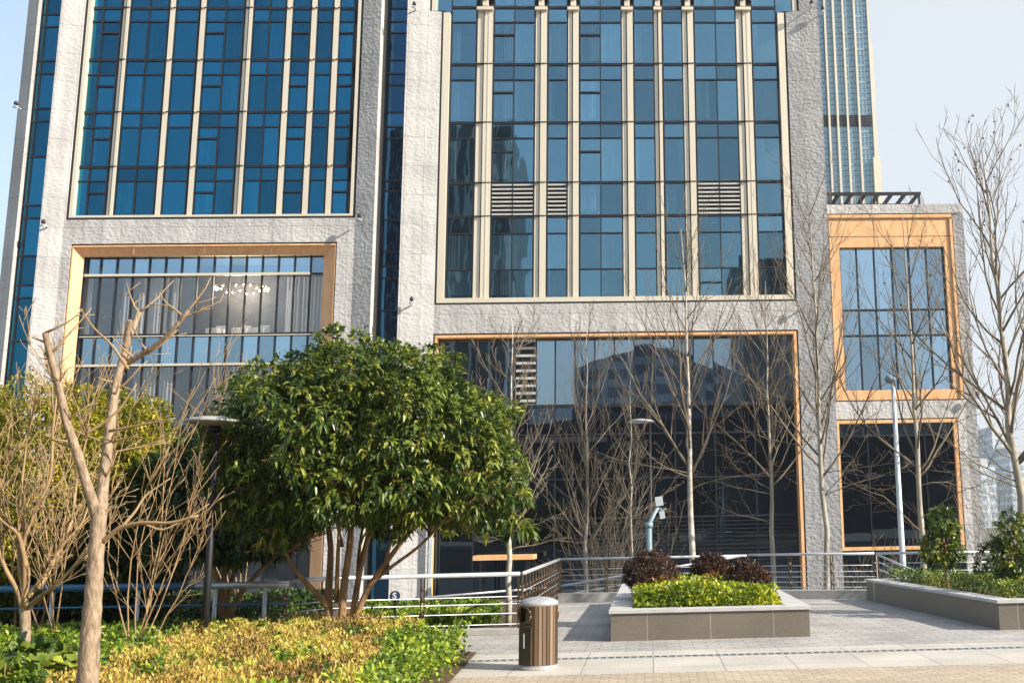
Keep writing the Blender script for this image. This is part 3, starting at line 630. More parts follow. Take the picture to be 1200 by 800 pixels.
f2 = picture_window(cols[::2] + ([cols[-1]] if len(cols) % 2 == 0 else []), ZL, zz3[0]-.09, [zz3[1], W(740, 560, YG3).z, W(740, 606, YG3).z], YG3, ['glass_dark']*4, .08)
mb = MB()
for i in range(14):      # horizontal louvre ribs behind the lowest glass
    z = W(740, 612+4.6*i, YG3-.2).z
    if z > ZL+.1: mb.box(xa+8.5, xb-.3, YG3-.2, YG3-.16, z-.02, z+.03)
mb.build('rib', M['dark'], f2)
x_l, x_r = W(604.5, 430, YG3).x, W(629, 430, YG3).x
mb = MB(); mb.box(x_l, x_r, YG3-.09, YG3-.06, W(615, 473, YG3).z, W(615, 396, YG3).z); lp = mb.build('louvre_panel', M['gap'], B); mb = MB()
for i in range(9):
    z = W(615, 399+8.8*i, YG3-.15).z; mb.box(x_l+.05, x_r-.05, YG3-.24, YG3-.1, z-.09, z+.06)
mb.build('blade', M['louvre'], lp)
curtain(W(652.5, 430, YG3).x, W(673, 430, YG3).x, zz3[0]+.1, zt-.3, YG3+.25, f, .3, .04)
mb = MB(); a_, b_ = W(610, 517, YG3+.5), W(712, 517, YG3+.5); mb.box(a_.x, b_.x, YG3-.3, YG3-.17, a_.z-.17, a_.z+.17); mb.build('canopy_beam', M['dark'], B)
mb = MB(); a_ = W(504.5, 650, YI-.25); mb.box(a_.x-.09, a_.x+.09, YI-.4, YI-.2, ZL, W(504, 600, YI).z); mb.build('downpipe', M['white_paint'], B)
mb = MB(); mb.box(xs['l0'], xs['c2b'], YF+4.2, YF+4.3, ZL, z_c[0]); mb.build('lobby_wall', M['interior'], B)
# timber entrance canopy in front of the dark glass
a_, b_ = W(554, 654, YI-3), W(625, 653, YI-3)
cn = thing('entrance_canopy', 'flat timber edged canopy on thin posts before the dark glass', 'canopy', ((a_.x+b_.x)/2, YI-2.5, ZL))
mb = MB(); mb.box(a_.x, b_.x, YI-3, YI-1.2, a_.z-.12, a_.z+.14); mb.build('roof', M['orange'], cn)
for q in (.12, .88):
    for yy in (YI-2.8, YI-1.4):
        mb = MB(); xx = a_.x + (b_.x-a_.x)*q; mb.box(xx-.05, xx+.05, yy-.05, yy+.05, ZL, a_.z-.12); mb.build('post', M['black_metal'], cn)
# --- right low block
YR = YF + .1
rx0, rx1 = xs['c2b'], W(1131.5, 300, YR).x; zr = W(1040, 239.5, YR).z
iu = dict(x0=W(972.8, 330, YR).x, x1=W(1121.5, 330, YR).x, z0=W(1050, 469.5, YR).z, z1=W(1040, 250, YR).z)
lo = dict(x0=W(980.5, 560, YR).x, x1=W(1127, 560, YR).x, z0=W(1060, 645, YR).z, z1=W(1055, 490, YR).z)
mb = MB(); s = mb.box; yy0, yy1 = YR, YR+6
xl, xr = min(iu['x0'], lo['x0']), max(iu['x1'], lo['x1'])
s(rx0, iu['x0'], yy0, yy1, iu['z0'], iu['z1']); s(iu['x0'], iu['x1'], yy0, yy0+1.5, lo['z1'], iu['z0']); s(rx0, rx1, yy0, yy1, iu['z1'], zr)
s(rx0, iu['x0'], yy0, yy1, ZL, iu['z0']); s(lo['x1'], iu['x1'], yy0+.004, yy1-.5, ZL, lo['z1']);
mb.build('stone_surround', M['stone'], B)
mb = MB(); mb.prism([(iu['x1'], YR+.12), (rx1, YR-.02), (rx1, YR+6), (iu['x1'], YR+6)], ZL, iu['z1']); mb.build('stone_pier', M['stone'], B)
mb = MB(); mb.box(rx0, rx1-.2, YR+6.0, YR+24, ZL, zr-.1); mb.box(rx0, rx1-.05, YR+5, YR+6, zr-.4, zr-.12); mb.build('wall', M['interior'], B)
def orange_open(d, wside, wtop, wbot, depth=.4, gap=.07):
    mg = MB(); x0, x1, z0, z1 = d['x0'], d['x1'], d['z0'], d['z1']; Yb = YR+.1
    mg.box(x0, x0+gap, Yb, Yb+.7, z0, z1); mg.box(x1-gap, x1, Yb, Yb+.7, z0, z1); mg.box(x0+gap, x1-gap, Yb, Yb+.7, z1-gap, z1); mg.box(x0+gap, x1-gap, Yb, Yb+.7, z0, z0+gap)
    a0, a1, c0, c1 = x0+gap, x1-gap, z0+gap, z1-gap
    mf = MB(); yf = YR+.0
    mf.box(a0, a0+wside, yf, yf+depth, c0, c1); mf.box(a1-wside, a1, yf, yf+depth, c0, c1)
    mf.box(a0+wside, a1-wside, yf+.003, yf+depth, c1-wtop, c1); mf.box(a0+wside, a1-wside, yf+.003, yf+depth, c0, c0+wbot)
    fr = mf.build('orange_window_frame', M['orange'], B); mg.build('shadow_gap', M['gap'], fr)
    return fr, a0+wside, a1-wside, c0+wbot, c1-wtop
sc_ = (W(1047, 300, YR).z - W(1047, 320, YR).z)/20      # metres per photo pixel
fr, a0, a1, c0, c1 = orange_open(iu, 11*sc_, 38.5*sc_, 11*sc_)
mb = MB(); zj = W(1040, 277, YR).z; mb.box(iu['x0']+.1, iu['x1']-.1, YR-.012, YR+.0, zj-.02, zj+.02)
mb.box(iu['x0']+.1, iu['x1']-.1, YR-.08, YR-.0, iu['z1']-.36, iu['z1']-.28); mb.box(iu['x1']-.3, iu['x1']-.24, YR-.08, YR-.0, iu['z0']+.1, iu['z1']-.37)
for p in (1024, 1064): xx = W(p, 270, YR).x; mb.box(xx-.01, xx+.01, YR-.011, YR, c1, iu['z1']-.4)
mb.build('panel_joint', M['bark_brown'], fr)
f = picture_window(list(np.linspace(a0, a1, 7)), c0, c1, [W(1047, 363, YR+.3).z, W(1047, 393, YR+.3).z], YR+.35, ['glass_pale']*3, .075)
fr, a0, a1, c0, c1 = orange_open(lo, .22, .2, .2)
picture_window(list(np.linspace(lo['x0'], lo['x1'], 5)), ZL, lo['z0']-.02, [], YR+.35, ['glass_dark'], .06)
f = picture_window(list(np.linspace(a0, a1, 5)), c0, c1, [W(1047, 510, YR+.3).z], YR+.35, ['glass_dark', 'glass_low'], .06)
mb = MB(); mb.box(rx0+.3, rx1-.4, YR+3.6, YR+3.7, ZL, zr-.5); mb.build('lobby_wall', M['interior'], B)
# pergola on the low block roof
pg = MB(); pa, pb = W(969, 225.5, YR+1.2), W(1079, 226.5, YR+1.2)
zb_ = zr
pg.box(pa.x, pb.x, YR+1.2, YR+1.35, pa.z-.2, pa.z); pg.box(pa.x, pb.x, YR+6, YR+6.15, pa.z-.2, pa.z)
for i in range(7):
    xx = pa.x + (pb.x-pa.x)*(i+.5)/7 + .3; pg.box(xx-.1, xx+.1, YR+1.35, YR+6, pa.z-.2, pa.z-.02)
for xx in (pa.x+.1, (pa.x+pb.x)/2+.2, pb.x-.12):
    for yy in (YR+1.2, YR+6): pg.box(xx-.06, xx+.06, yy, yy+.12, zb_, pa.z-.2)
pp = pg.build('roof_pergola', M['black_metal'], B)
mb = MB(); 
for i in range(30): xx = pa.x+.3 + (pb.x-pa.x-.8)*i/29; mb.box(xx-.015, xx+.015, YR+2.0, YR+2.03, zb_, zb_+.62)
mb.box(pa.x+.2, pb.x-.4, YR+1.99, YR+2.04, zb_+.62, zb_+.68); mb.build('balustrade', M['black_metal'], pp)
# security cameras fixed to the stone
for px, py, Y in ((23, 127, YF), (55, 265, YF), (423, 258, YF), (484, 355, YF), (487, 11, YF), (950, 9, YF), (963, 16, YF), (953, 352, YF), (1143, 465, YR-.1)):
    p = W(px, py, Y); mb = MB(); mb.box(p.x-.05, p.x+.05, p.y-.5, p.y+.1, p.z-.05, p.z+.0); mb.box(p.x-.16, p.x+.1, p.y-.45, p.y-.3, p.z-.12, p.z-.05)
    c_ = mb.build('security_camera', M['white_paint'], B); mb = MB(); mb.lathe((p.x, p.y-.4, p.z), [(.05, 0), (.12, .08), (.12, .2), (.05, .3)], 10); mb.build('lens_dome', M['black_metal'], c_, True)
# S sign on the column
p = W(462.5, 698, 18.9)
sg = thing('round_sign', 'small round dark blue sign with white letter S on a ring', 'sign', p)
def disc(mb, c, r, y0, y1, n=20):
    mb.add([(c.x+r*math.cos(2*math.pi*i/n), y, c.z+r*math.sin(2*math.pi*i/n)) for y in (y0, y1) for i in range(n)],
           [tuple(range(n)), tuple(range(n, 2*n))[::-1]] + [(i, (i+1) % n, n+(i+1) % n, n+i) for i in range(n)])
sr = W(468.5, 698, 18.9).x - p.x
mb = MB(); disc(mb, p, sr, p.y, p.y+.03); mb.build('rim', M['black_metal'], sg)
mb = MB(); disc(mb, p, sr*.82, p.y-.006, p.y-.001); mb.build('face', plain('sign_blue', (.02, .06, .16, 1), rough=.4), sg)
mb = MB(); mb.box(p.x-.02, p.x+.02, p.y+.031, p.y+.06, 0, p.z); mb.build('post', M['black_metal'], sg)
tcu = bpy.data.curves.new('letter', 'FONT'); tcu.body = 'S'; tcu.size = sr*1.7; tcu.align_x = 'CENTER'; tcu.align_y = 'CENTER'; tcu.extrude = .002; tcu.offset = .004
to = bpy.data.objects.new('letter_tmp', tcu); C.objects.link(to); bpy.context.view_layer.update()
me = bpy.data.meshes.new_from_object(to.evaluated_get(bpy.context.evaluated_depsgraph_get())); bpy.data.objects.remove(to)
me.materials.clear(); me.materials.append(plain('sign_white', (.8, .8, .8, 1), rough=.5)); le = bpy.data.objects.new('letter', me); C.objects.link(le); le.parent = sg
le.rotation_euler = (R(90), 0, 0); le.location = (0, -.012, 0)
# ------------------------------------------------------------------ background towers
def far_facade(c1, c2, cm, bw, bh, ms, nm): return brickmat(nm, c1, c2, cm, bw, bh, ms, plane='xz', rough=.35, bump=.0, var=.12, offset=0)
YT = 150.
tx0, tx1 = W(935, 100, YT).x, W(1020.5, 100, YT).x; tw = thing('glass_tower', 'slender pale blue glass tower rising behind the low block', 'tower', ((tx0+tx1)/2, YT+12, ZL))
mb = MB(); mb.box(tx0, tx1, YT+.4, YT+24, ZL, 125); mb.build('curtain_wall', plain('tower_glass', (.26, .40, .48, 1), (.20, .34, .43, 1), .15, .5, .12), tw)
mb = MB()
zf = [W(990, y, YT).z for y in np.arange(-40, 230, 6.45)]
for i, z in enumerate(zf):
    mb.box(tx0, tx1, YT+.3, YT+.45, z-(.16 if i % 3 == 0 else .05), z+(.16 if i % 3 == 0 else .05))
for p in np.arange(963, 1019, 4.7): xx = W(p, 100, YT).x; mb.box(xx-.06, xx+.06, YT+.28, YT+.4, ZL, 125)
mb.build('mullion', M['grey_paint'], tw)
for p in (970, 980, 991.5, 1005): xx = W(p, 100, YT).x; mb = MB(); mb.box(xx-.15, xx+.15, YT-.15, YT+.4, ZL, 125); mb.build('fin', M['cream'], tw)
mb = MB(); z52 = W(1022, 52, YT).z; z185 = W(1022, 185, YT).z; mb.box(tx1, tx1+.3, YT, YT+24, ZL, z52+20); mb.box(tx1+.3, tx1+.6, YT, YT+24, ZL, z52); mb.box(tx1-.3, tx1+.8, YT-.3, YT+24.3, ZL, z185); mb.build('corner_column', M['cream'], tw)
mb = MB(); mb.box(tx0, tx1-.2, YT+.1, YT+.28, W(1000, 147, YT).z, W(1000, 134.5, YT).z); mb.build('plant_louvre', M['dark'], tw)
for i, (pa_, pb_, py, Y, dep, lab) in enumerate([(1146, 1166, 545, 420, 30, 'pale narrow apartment block far beyond the plaza, left'), (1162, 1186, 505, 520, 40, 'blue grey office block far behind the right tree'), (1183, 1240, 530, 450, 40, 'wide hazy office block at the far right edge')]):
    a_, b_ = W(pa_, py, Y), W(pb_, py, Y); t_ = thing('distant_building', lab, 'building', ((a_.x+b_.x)/2, Y, ZL), 'far city buildings')
    wm = far_facade((.30, .37, .44, 1), (.34, .42, .48, 1), (.58, .60, .62, 1), 4.4, 3.4, .7, 'far_windows_%d' % i)
    mb = MB(); mb.box(a_.x, b_.x, Y, Y+dep, ZL, a_.z); mb.build('wall', wm, t_); mb = MB(); mb.box(a_.x+2, b_.x-2, Y+3, Y+dep-3, a_.z+.01, a_.z+3); mb.build('roof_housing', M['coping'], t_)
# city behind the viewer, mirrored in the glass
def opp(pa_, pb_, ptop, Yr, dep, label, mat, name='office_tower', curved=False, ribs=None):
    Yv = 2*(YF+1) - Yr; a_, b_ = W(pa_, 400, Yv), W(pb_, 400, Yv); top = W((pa_+pb_)/2, ptop, Yv).z
    t_ = thing(name, label, 'building', ((a_.x+b_.x)/2, Yr, ZL)); mb = MB()
    if curved:
        n = 16; prof = [(a_.x + (b_.x-a_.x)*i/n, top*(.82 + .18*math.sin(math.pi*(.12+.8*i/n)))) for i in range(n+1)]
        vs = [(x_, y_, z_) for y_ in (Yr, Yr-dep) for x_, z_ in prof] + [(x_, y_, ZL) for y_ in (Yr, Yr-dep) for x_, z_ in prof]; k = n+1
        fs = []
        for i in range(n): fs += [(i, i+1, k+i+1, k+i), (2*k+i, 2*k+i+1, i+1, i), (3*k+i+1, 3*k+i, k+i, k+i+1)]
        fs += [(0, k, 3*k, 2*k), (n, 2*k+n, 3*k+n, k+n)]
        mb.add(vs, fs)
    else: mb.box(a_.x, b_.x, Yr-dep, Yr, ZL, top)
    mb.build('wall', mat, t_)
    if ribs:
        mb = MB(); xx = a_.x
        while xx < b_.x: mb.box(xx, xx+ribs[1], Yr+.02, Yr+.5, ZL, top+.5); xx += ribs[0]
        mb.build('rib', M['curtain'], t_)
    return t_
dk = plain('opposite_dark_cladding', (.035, .045, .06, 1), (.05, .06, .075, 1), .5, 0, .1)
mid = brickmat('opposite_window_grid', (.06, .09, .13, 1), (.09, .12, .16, 1), (.27, .32, .37, 1), 5.0, 3.6, .8, plane='xz', var=.15, offset=0)
opp(402, 598, 146, -72, 25, 'tall dark tower with pale vertical ribs mirrored in the glazed strip', dk, ribs=(2.6, .5))
opp(672, 858, 408, -80, 30, 'hall with a curved roof mirrored in the lower glass wall', mid, 'curved_hall', True)
opp(868, 960, 300, -95, 25, 'dark blue grey block mirrored right of the curved hall', dk)
opp(560, 1900, 486, -62, 12, 'long low terrace mirrored along the foot of the glass wall', dk, 'terrace_block')
opp(-400, 560, 500, -66, 12, 'long low terrace mirrored behind the evergreen tree', dk, 'terrace_block')
# ------------------------------------------------------------------ planters
def planter(label, poly, hgt, inner_z, rim=.34):
    """poly: 4 ground corners counter-clockwise from front-left"""
    c = sum((Vector(p) for p in poly), Vector((0, 0, 0)))/4; t = thing('stone_planter', label, 'planter', (c.x, c.y, 0), 'stone planters on the plaza')
    def inset(k):
        n = len(poly); out = []
        for i in range(n):
            p0, p1, p2 = Vector(poly[i-1]), Vector(poly[i]), Vector(poly[(i+1) % n]); d1 = (p1-p0).normalized(); d2 = (p2-p1).normalized()
            n1 = Vector((-d1.y, d1.x, 0)); n2 = Vector((-d2.y, d2.x, 0)); bis = (n1+n2).normalized(); out.append(p1 + bis*(k/max(.3, bis.dot(n1))))
        return out
    a = inset(0); b = inset(rim-.02); mb = MB(); n = len(a)
    for i in range(n):
        j = (i+1) % n; mb.add([(a[i].x,a[i].y,0),(a[j].x,a[j].y,0),(a[j].x,a[j].y,hgt-.05),(a[i].x,a[i].y,hgt-.05)], [(0,1,2,3)])
        mb.add([(b[i].x,b[i].y,0),(b[j].x,b[j].y,0),(b[j].x,b[j].y,hgt-.05),(b[i].x,b[i].y,hgt-.05)], [(3,2,1,0)])
    mb.build('wall', M['planter'], t)
    a = inset(-.03); b = inset(rim); mb = MB()
    for i in range(n):
        j = (i+1) % n
        vs = [(q.x, q.y, z) for z in (hgt-.05, hgt) for q in (a[i], a[j], b[j], b[i])]
        mb.add(vs, [(3,2,1,0),(4,5,6,7),(0,1,5,4),(2,3,7,6)])
    mb.build('coping', M['coping'], t)
    mb = MB(); s_ = inset(rim-.01); mb.add([(q.x, q.y, inner_z) for q in s_], [(0, 1, 2, 3)]); mb.build('soil', M['soil'], t)
    return t, inset(rim)
pl = G(716, 751); prr = G(950, 746); HP = .475
yfz = (pl.y+prr.y)/2
A1 = [Vector((pl.x, yfz, 0)), Vector((prr.x, yfz, 0)), Vector((prr.x, 24.3, 0)), Vector((pl.x, 24.3, 0))]
pt, in1 = planter('low grey brown planter holding a lime hedge, left of the open paving', A1, HP, .36)
q1 = G(1172, 738); q0 = G(1016, 703)
A2 = [q1, Vector((q1.x+9, q1.y-.1, 0)), Vector((q1.x+9, q0.y+.2, 0)), q0]
pt2, in2 = planter('long grey brown planter with a slanting wall at the right', A2, HP, .38)
def inpoly(p, x, y):
    c = True
    for i in range(len(p)):
        a, b = p[i], p[(i+1) % len(p)]
        if (b.x-a.x)*(y-a.y) - (b.y-a.y)*(x-a.x) < 0: c = False
    return c
def hfield(poly, base, amp, edge=.15, cap=None):
    def f(x, y):
        if not inpoly(poly, x, y): return 0
        return base + amp*noise.noise(Vector((x*2.1, y*2.1, base*7))) + .5*amp*noise.noise(Vector((x*6, y*6, 1)))
    return f
# lime hedge (front of left planter)
xlo, xhi = in1[0].x, in1[1].x; ylo = in1[0].y
lime_poly = [Vector((xlo+.02, ylo+.05, 0)), Vector((xhi-.05, ylo+.05, 0)), Vector((xhi-.05, ylo+3.6, 0)), Vector((xlo+.02, ylo+3.6, 0))]
def lime_h(x, y):
    if not inpoly(lime_poly, x, y): return 0
    t = min(1, (y-ylo)/.5); return .36 + (.38*t**.5 + .05*noise.noise(Vector((x*3, y*3, 0))) + .05*math.sin(x*1.9))*1.
o = cover('lime_hedge', M['leaf_lime'], lime_h, xlo, xhi, ylo, ylo+3.6, 22000, .085, .05, 31, zf=.5); tag(o, 'bright lime clipped hedge filling the front of the left planter', 'hedge')
for px, py, rpx, Y, lab in ((762, 672, 28, 19.2, 'round maroon shrub at the left end of the planter, largest'), (833, 668, 21, 20.2, 'round maroon shrub in the middle of the planter, behind'), (876, 680, 23, 18.6, 'round maroon shrub at the right end of the planter')):
    c = W(px, py, Y); r = rpx*Y/1250; t = thing('maroon_shrub', lab, 'shrub', (c.x, Y, .38), 'maroon globe shrubs in the planter')
    crown('foliage', M['leaf_maroon'], [(c.x, Y, c.z, r*1.06, r, r*.84)], 950, 9, .06, .024, int(px), t, False, .09, .75, .05, .26)
    mb = MB(); mb.tube([(c.x, Y, .36), (c.x, Y, c.z)], [.03, .015], 6)
    for k in range(9): limb(mb, (c.x, Y, c.z-r*.3), (rnd.gauss(0, 1), rnd.gauss(0, 1), 1.1), r*1.1, .01, rnd, 1, 3, .1, .2, (2, 4), (.4, .6), (20, 50), .3, 4, .004)
    mb.build('stems', M['bark_brown'], t)
# orange-tipped low shrub between
c = W(850, 672, 19.0); t = thing('orange_tipped_shrub', 'low sprawling orange tipped shrub between the maroon globes', 'shrub', (c.x, 19.0, .38)); crown('foliage', leafmat('orange_leaf', [(0, (.12, .06, .02)), (.5, (.35, .17, .03)), (1, (.5, .25, .04))], .5, .3), [(c.x, 19.0, .72, .5, .3, .2), (c.x-1.2, 18.7, .68, .4, .3, .16)], 140, 8, .07, .025, 5, t, False, .08, .7, .05)
mb = MB(); mb.tube([(c.x, 19, .36), (c.x, 19, .7)], [.02, .01], 5); mb.build('stems', M['bark_brown'], t)
# right planter hedges
i0, i1, i2, i3 = in2
hp = [i0 + (i1-i0)*0, i1, i2, i3]
dvec = (i3-i0); 
strip_in = [i0, i0+Vector((7, 0, 0)), i3+Vector((.95, -.0, 0)), i3]
def rh(x, y):
    if not inpoly(hp, x, y): return 0
    # distance from slanting wall
    dx = (x-i0.x)*dvec.y - (y-i0.y)*dvec.x; dist = abs(dx)/dvec.length; dfront = y-i0.y
    if min(dist, dfront) < .95: return .38 + .32 + .035*noise.noise(Vector((x*4, y*4, 0)))
    return 0
o = cover('clipped_hedge', M['leaf_hedge'], rh, min(i0.x, i3.x), i1.x, i0.y, i2.y, 60000, .07, .04, 32, zf=.6); tag(o, 'low clipped green hedge along the slanting planter wall', 'hedge')
def rh2(x, y):
    if not inpoly(hp, x, y): return 0
    dx = (x-i0.x)*dvec.y - (y-i0.y)*dvec.x; dist = abs(dx)/dvec.length
    return (.66 + .04*noise.noise(Vector((x*4, y*4, 0)))) if 1.9 < dist < 3.0 and y > 19 else 0
o = cover('clipped_hedge', M['leaf_dark'], rh2, min(i0.x, i3.x), i1.x, i0.y, i2.y, 26000, .07, .04, 33, zf=.6); tag(o, 'darker second hedge row further back in the right planter', 'hedge')
def small_evergreen(px, pyt, pyb, wpx, Y, label, seed, mat='leaf_glossy', zb=.38, n=170):
    c = W(px, (pyt+pyb)/2, Y); sc1 = Y/1225.; t = thing('small_evergreen_tree', label, 'tree', (c.x, Y, zb), 'young evergreens in the right planter')
    hh = (pyb-pyt)/2*sc1; ww = wpx/2*sc1
    crown('crown', M[mat], [(c.x, Y, c.z+hh*.45, ww*.8, ww*.8, hh*.55), (c.x-ww*.1, Y, c.z-hh*.3, ww, ww, hh*.6)], n, 9, .13, .055, seed, t, True, .1, .6, .25, .3)
    mb = MB(); mb.tube([(c.x+.02, Y, zb), (c.x, Y, c.z-hh*.5), (c.x-.02, Y, c.z+hh*.6)], [.035, .028, .01], 7)
    for k in range(10): limb(mb, (c.x, Y, c.z-hh*.6+k*.1*hh), (rnd.gauss(0, 1), rnd.gauss(0, 1), .8), ww, .012, rnd, 1, 4, .1, .2, (2, 3), (.4, .6), (20, 50), .3, 4, .004)
    mb.build('trunk', M['bark_brown'], t)
small_evergreen(1106, 596, 668, 46, 20.3, 'small glossy evergreen with a thin stem standing in the right planter', 71)
small_evergreen(1189, 600, 690, 46, 19.0, 'small glossy evergreen cut by the right edge of the photo', 72)
c = W(1172, 648, 23.4); t = thing('dark_bush', 'dense dark bush behind the right planter hedges', 'bush', (c.x, 23.4, 0)); crown('foliage', M['leaf_dark'], [(c.x+.2, 23.4, c.z-.2, .75, .6, .55)], 300, 10, .09, .045, 8, t, False, .1, .6)
mb = MB(); mb.tube([(c.x, 23.4, 0), (c.x, 23.4, .8)], [.03, .02], 5); mb.build('stems', M['bark_brown'], t)
# ------------------------------------------------------------------ litter bin
bp = G(629, 785); BX, BY = bp.x, bp.y+.18
bn = thing('litter_bin', 'round litter bin of brown timber slats under a steel dome', 'litter bin', (BX, BY, 0))
r0 = (W(652, 740, BY).x - W(606.5, 740, BY).x)/2; hb = .93*(W(629, 700, BY).z)/.93
hb = W(629, 706, BY).z
brown = [plain('slat_brown_%d' % i, c_, rough=.42, scale=6, bump=.001, stretch=(6, 6, .5)) for i, c_ in enumerate([(.16, .10, .058, 1), (.08, .05, .03, 1), (.26, .18, .11, 1), (.045, .03, .02, 1)])]
mb = MB(); ns = 30; oa = R(-136)     # the left opening faces left and a little to the front
for k in range(ns):
    a0 = 2*math.pi*k/ns + .012; a1 = 2*math.pi*(k+1)/ns - .025; am = (a0+a1)/2
    dl = abs((am-oa+math.pi) % (2*math.pi) - math.pi); dr_ = abs((am-oa-math.pi+math.pi) % (2*math.pi) - math.pi)
    top = hb-.02
    if min(dl, dr_) < .52: top = hb*.70
    vs = []
    for z in (.06, top):
        for a, r_ in ((a0, r0), (a1, r0), (a1, r0-.02), (a0, r0-.02)): vs.append((BX+r_*math.cos(a), BY+r_*math.sin(a), z))
    mb.add(vs, [(3,2,1,0),(4,5,6,7),(0,1,5,4),(1,2,6,5),(2,3,7,6),(3,0,4,7)], [0, 1, 2, 0, 3, 1, 0, 2][k % 8])
mb.build('slats', brown, bn)
mb = MB(); mb.lathe((BX, BY, 0), [(r0-.03, .03), (r0-.03, hb*.69), (r0*.66, hb*.74), (r0*.62, hb-.02)], 28); mb.build('liner', M['bark_brown'], bn)
mb = MB(); mb.lathe((BX, BY, 0), [(r0*1.0, hb-.03), (r0*1.02, hb), (r0*.98, hb+.025), (r0*.75, hb+.055), (r0*.4, hb+.075), (.01, hb+.08)], 32); mb.build('dome_lid', M['dish'], bn, True)
mb = MB(); mb.lathe((BX, BY, 0), [(r0*.98, .002), (r0*1.03, .01), (r0*1.03, .05), (r0*.98, .06)], 32); mb.build('base_ring', M['steel'], bn)
for s_ in (0, math.pi):
    mb = MB(); pts = []
    for i in range(15):
        u = math.pi*2*i/14; da = .50*math.cos(u); z = hb*.83 + hb*.135*math.sin(u); a = oa + s_ + da; pts.append((BX+(r0+.004)*math.cos(a), BY+(r0+.004)*math.sin(a), z))
    mb.tube(pts, .014, 6); mb.build('opening_rim', M['bronze'], bn, True)
mb = MB()
da0, da1 = oa-.35, oa+.55
n = 8; vs = []
for z in (.07, hb*.66):
    for i in range(n+1):
        a = da0 + (da1-da0)*i/n; vs.append((BX+(r0+.012)*math.cos(a), BY+(r0+.012)*math.sin(a), z))
mb.add(vs, [(i, i+1, n+1+i+1, n+1+i) for i in range(n)])
dpan = mb.build('door', brown[3], bn)
mb = MB(); a = da1; mb.tube([(BX+(r0+.02)*math.cos(a), BY+(r0+.02)*math.sin(a), z) for z in (.07, hb*.66)], .012, 6); mb.tube([(BX+(r0+.02)*math.cos(q), BY+(r0+.02)*math.sin(q), hb*.66) for q in np.linspace(da0, da1, 8)], .012, 6); mb.build('door_edge', M['bronze'], dpan)
mb = MB(); a = oa+.2; mb.tube([(BX+(r0+.03)*math.cos(a), BY+(r0+.03)*math.sin(a), z) for z in (hb*.34, hb*.56)], .012, 6); mb.build('handle', M['steel'], dpan)
# ------------------------------------------------------------------ railings
def railing(label, pts, top, bars, post_every, base=0., rtop=.03, rbar=.009, topmat='steel', postmat='bronze', posts=True, ornate=True, name='railing', group='metal railings', pr=.022):
    pts = [Vector(p) for p in pts]; c = sum(pts, Vector())/len(pts); t = thing(name, label, 'railing', (c.x, c.y, base), group)
    mb = MB(); mb.tube([p + Vector((0, 0, top)) for p in pts], rtop, 10); mb.build('handrail', M[topmat], t, True)
    for b in bars: mb = MB(); mb.tube([p + Vector((0, 0, b)) for p in pts], rbar, 6); mb.build('rail', M['steel'], t, True)
    if posts:
        for i in range(len(pts)-1):
            a, b = pts[i], pts[i+1]; L = (b-a).length; n = max(1, round(L/post_every))
            for k in range(n + (1 if i == len(pts)-2 else 0)):
                p = a.lerp(b, k/n); mb = MB()
                if ornate:
                    for dx_ in (-.03, .03): d_ = (b-a).normalized()*dx_; mb.tube([p+d_+Vector((0, 0, z)) for z in (base, top-rtop)], .013, 6)
                    for z in (top*.35, top*.6, top*.78): mb.lathe(p+Vector((0, 0, z)), [(.02, -.035), (.042, 0), (.02, .035)], 8)
                else: mb.tube([p+Vector((0, 0, z)) for z in (base, top-rtop)], pr, 8)
                mb.build('post', M[postmat], t)
    return t
ZB = [.22, .38, .54, .70]
def at(px, Y): return Vector((W(px, 680, Y).x, Y, 0))
YL = 18.4; YRr = 25.7
ra, rb = at(609.5, YL), at(655.5, YRr)
topL = W(609, 672, YL).z; topR = W(655, 655, YRr).z
railing('steel handrail railing left of the litter bin before the low hedge', [at(336, 17.4), at(380, 18.2), ra], topL, [.16, .34, .50, .62], 1.6, rtop=.038)
# short densely balustered section running away from the viewer
t = railing('short run of closely spaced bronze balusters leading away from the bin', [ra+Vector((.04, .05, 0)), rb-Vector((0, .05, 0))], (topL+topR)/2, [.2, .45, .7], .52, rtop=.034)
railing('far steel railing behind the lime hedge planter', [rb, at(876, 25.5)], topR, [z for z in (.26, .38, .5, .62, .76)], 1.25, base=.2, rtop=.03)
railing('far steel railing between the two planters', [at(878, 25.4), at(1026, 24.4)], W(950, 649, 24.9).z, [.26, .38, .5, .62, .76], 1.15, base=.2, rtop=.03)
railing('far steel railing in front of the right stone pier', [at(1028, 24.9), at(1168, 24.3)], W(1100, 647, 24.6).z, [.3, .6, .78], 2.2, base=.1, rtop=.03, ornate=False, postmat='steel')
# sloping ramp rails behind
def slope_rail(label, p0, p1, drops, Y0, Y1, bottom=None):
    a, b = W(*p0, Y0), W(*p1, Y1); t = thing('ramp_handrail', label, 'railing', ((a.x+b.x)/2, (a.y+b.y)/2, 0), 'sloping ramp handrails')
    mb = MB(); mb.tube([a, b], .026, 8); mb.build('handrail', M['steel'], t, True)
    for d in drops: mb = MB(); mb.tube([a-Vector((0, 0, d)), b-Vector((0, 0, d))], .012, 6); mb.build('rail', M['steel'], t)
    for k in (0.04, .35, .66, .97):
        p = a.lerp(b, k); mb = MB(); mb.tube([(p.x, p.y, (ZL if p.y > 27.2 else 0) if bottom is None else bottom), (p.x, p.y, p.z)], .02, 6); mb.build('post', M['bronze'], t)
slope_rail('ramp handrail rising to the right behind the left planter', (640, 689), (872, 650.5), (.22, .42), 26.4, 26.4, -.02)
slope_rail('ramp handrail dipping gently behind the left hand railing', (498, 700), (640, 688), (.25,), 23.5, 25.2, 0.)
slope_rail('short stair handrail falling towards the slanting planter', (1027, 649), (1074, 670), (.16, .32), 24.6, 23.3, 0.)
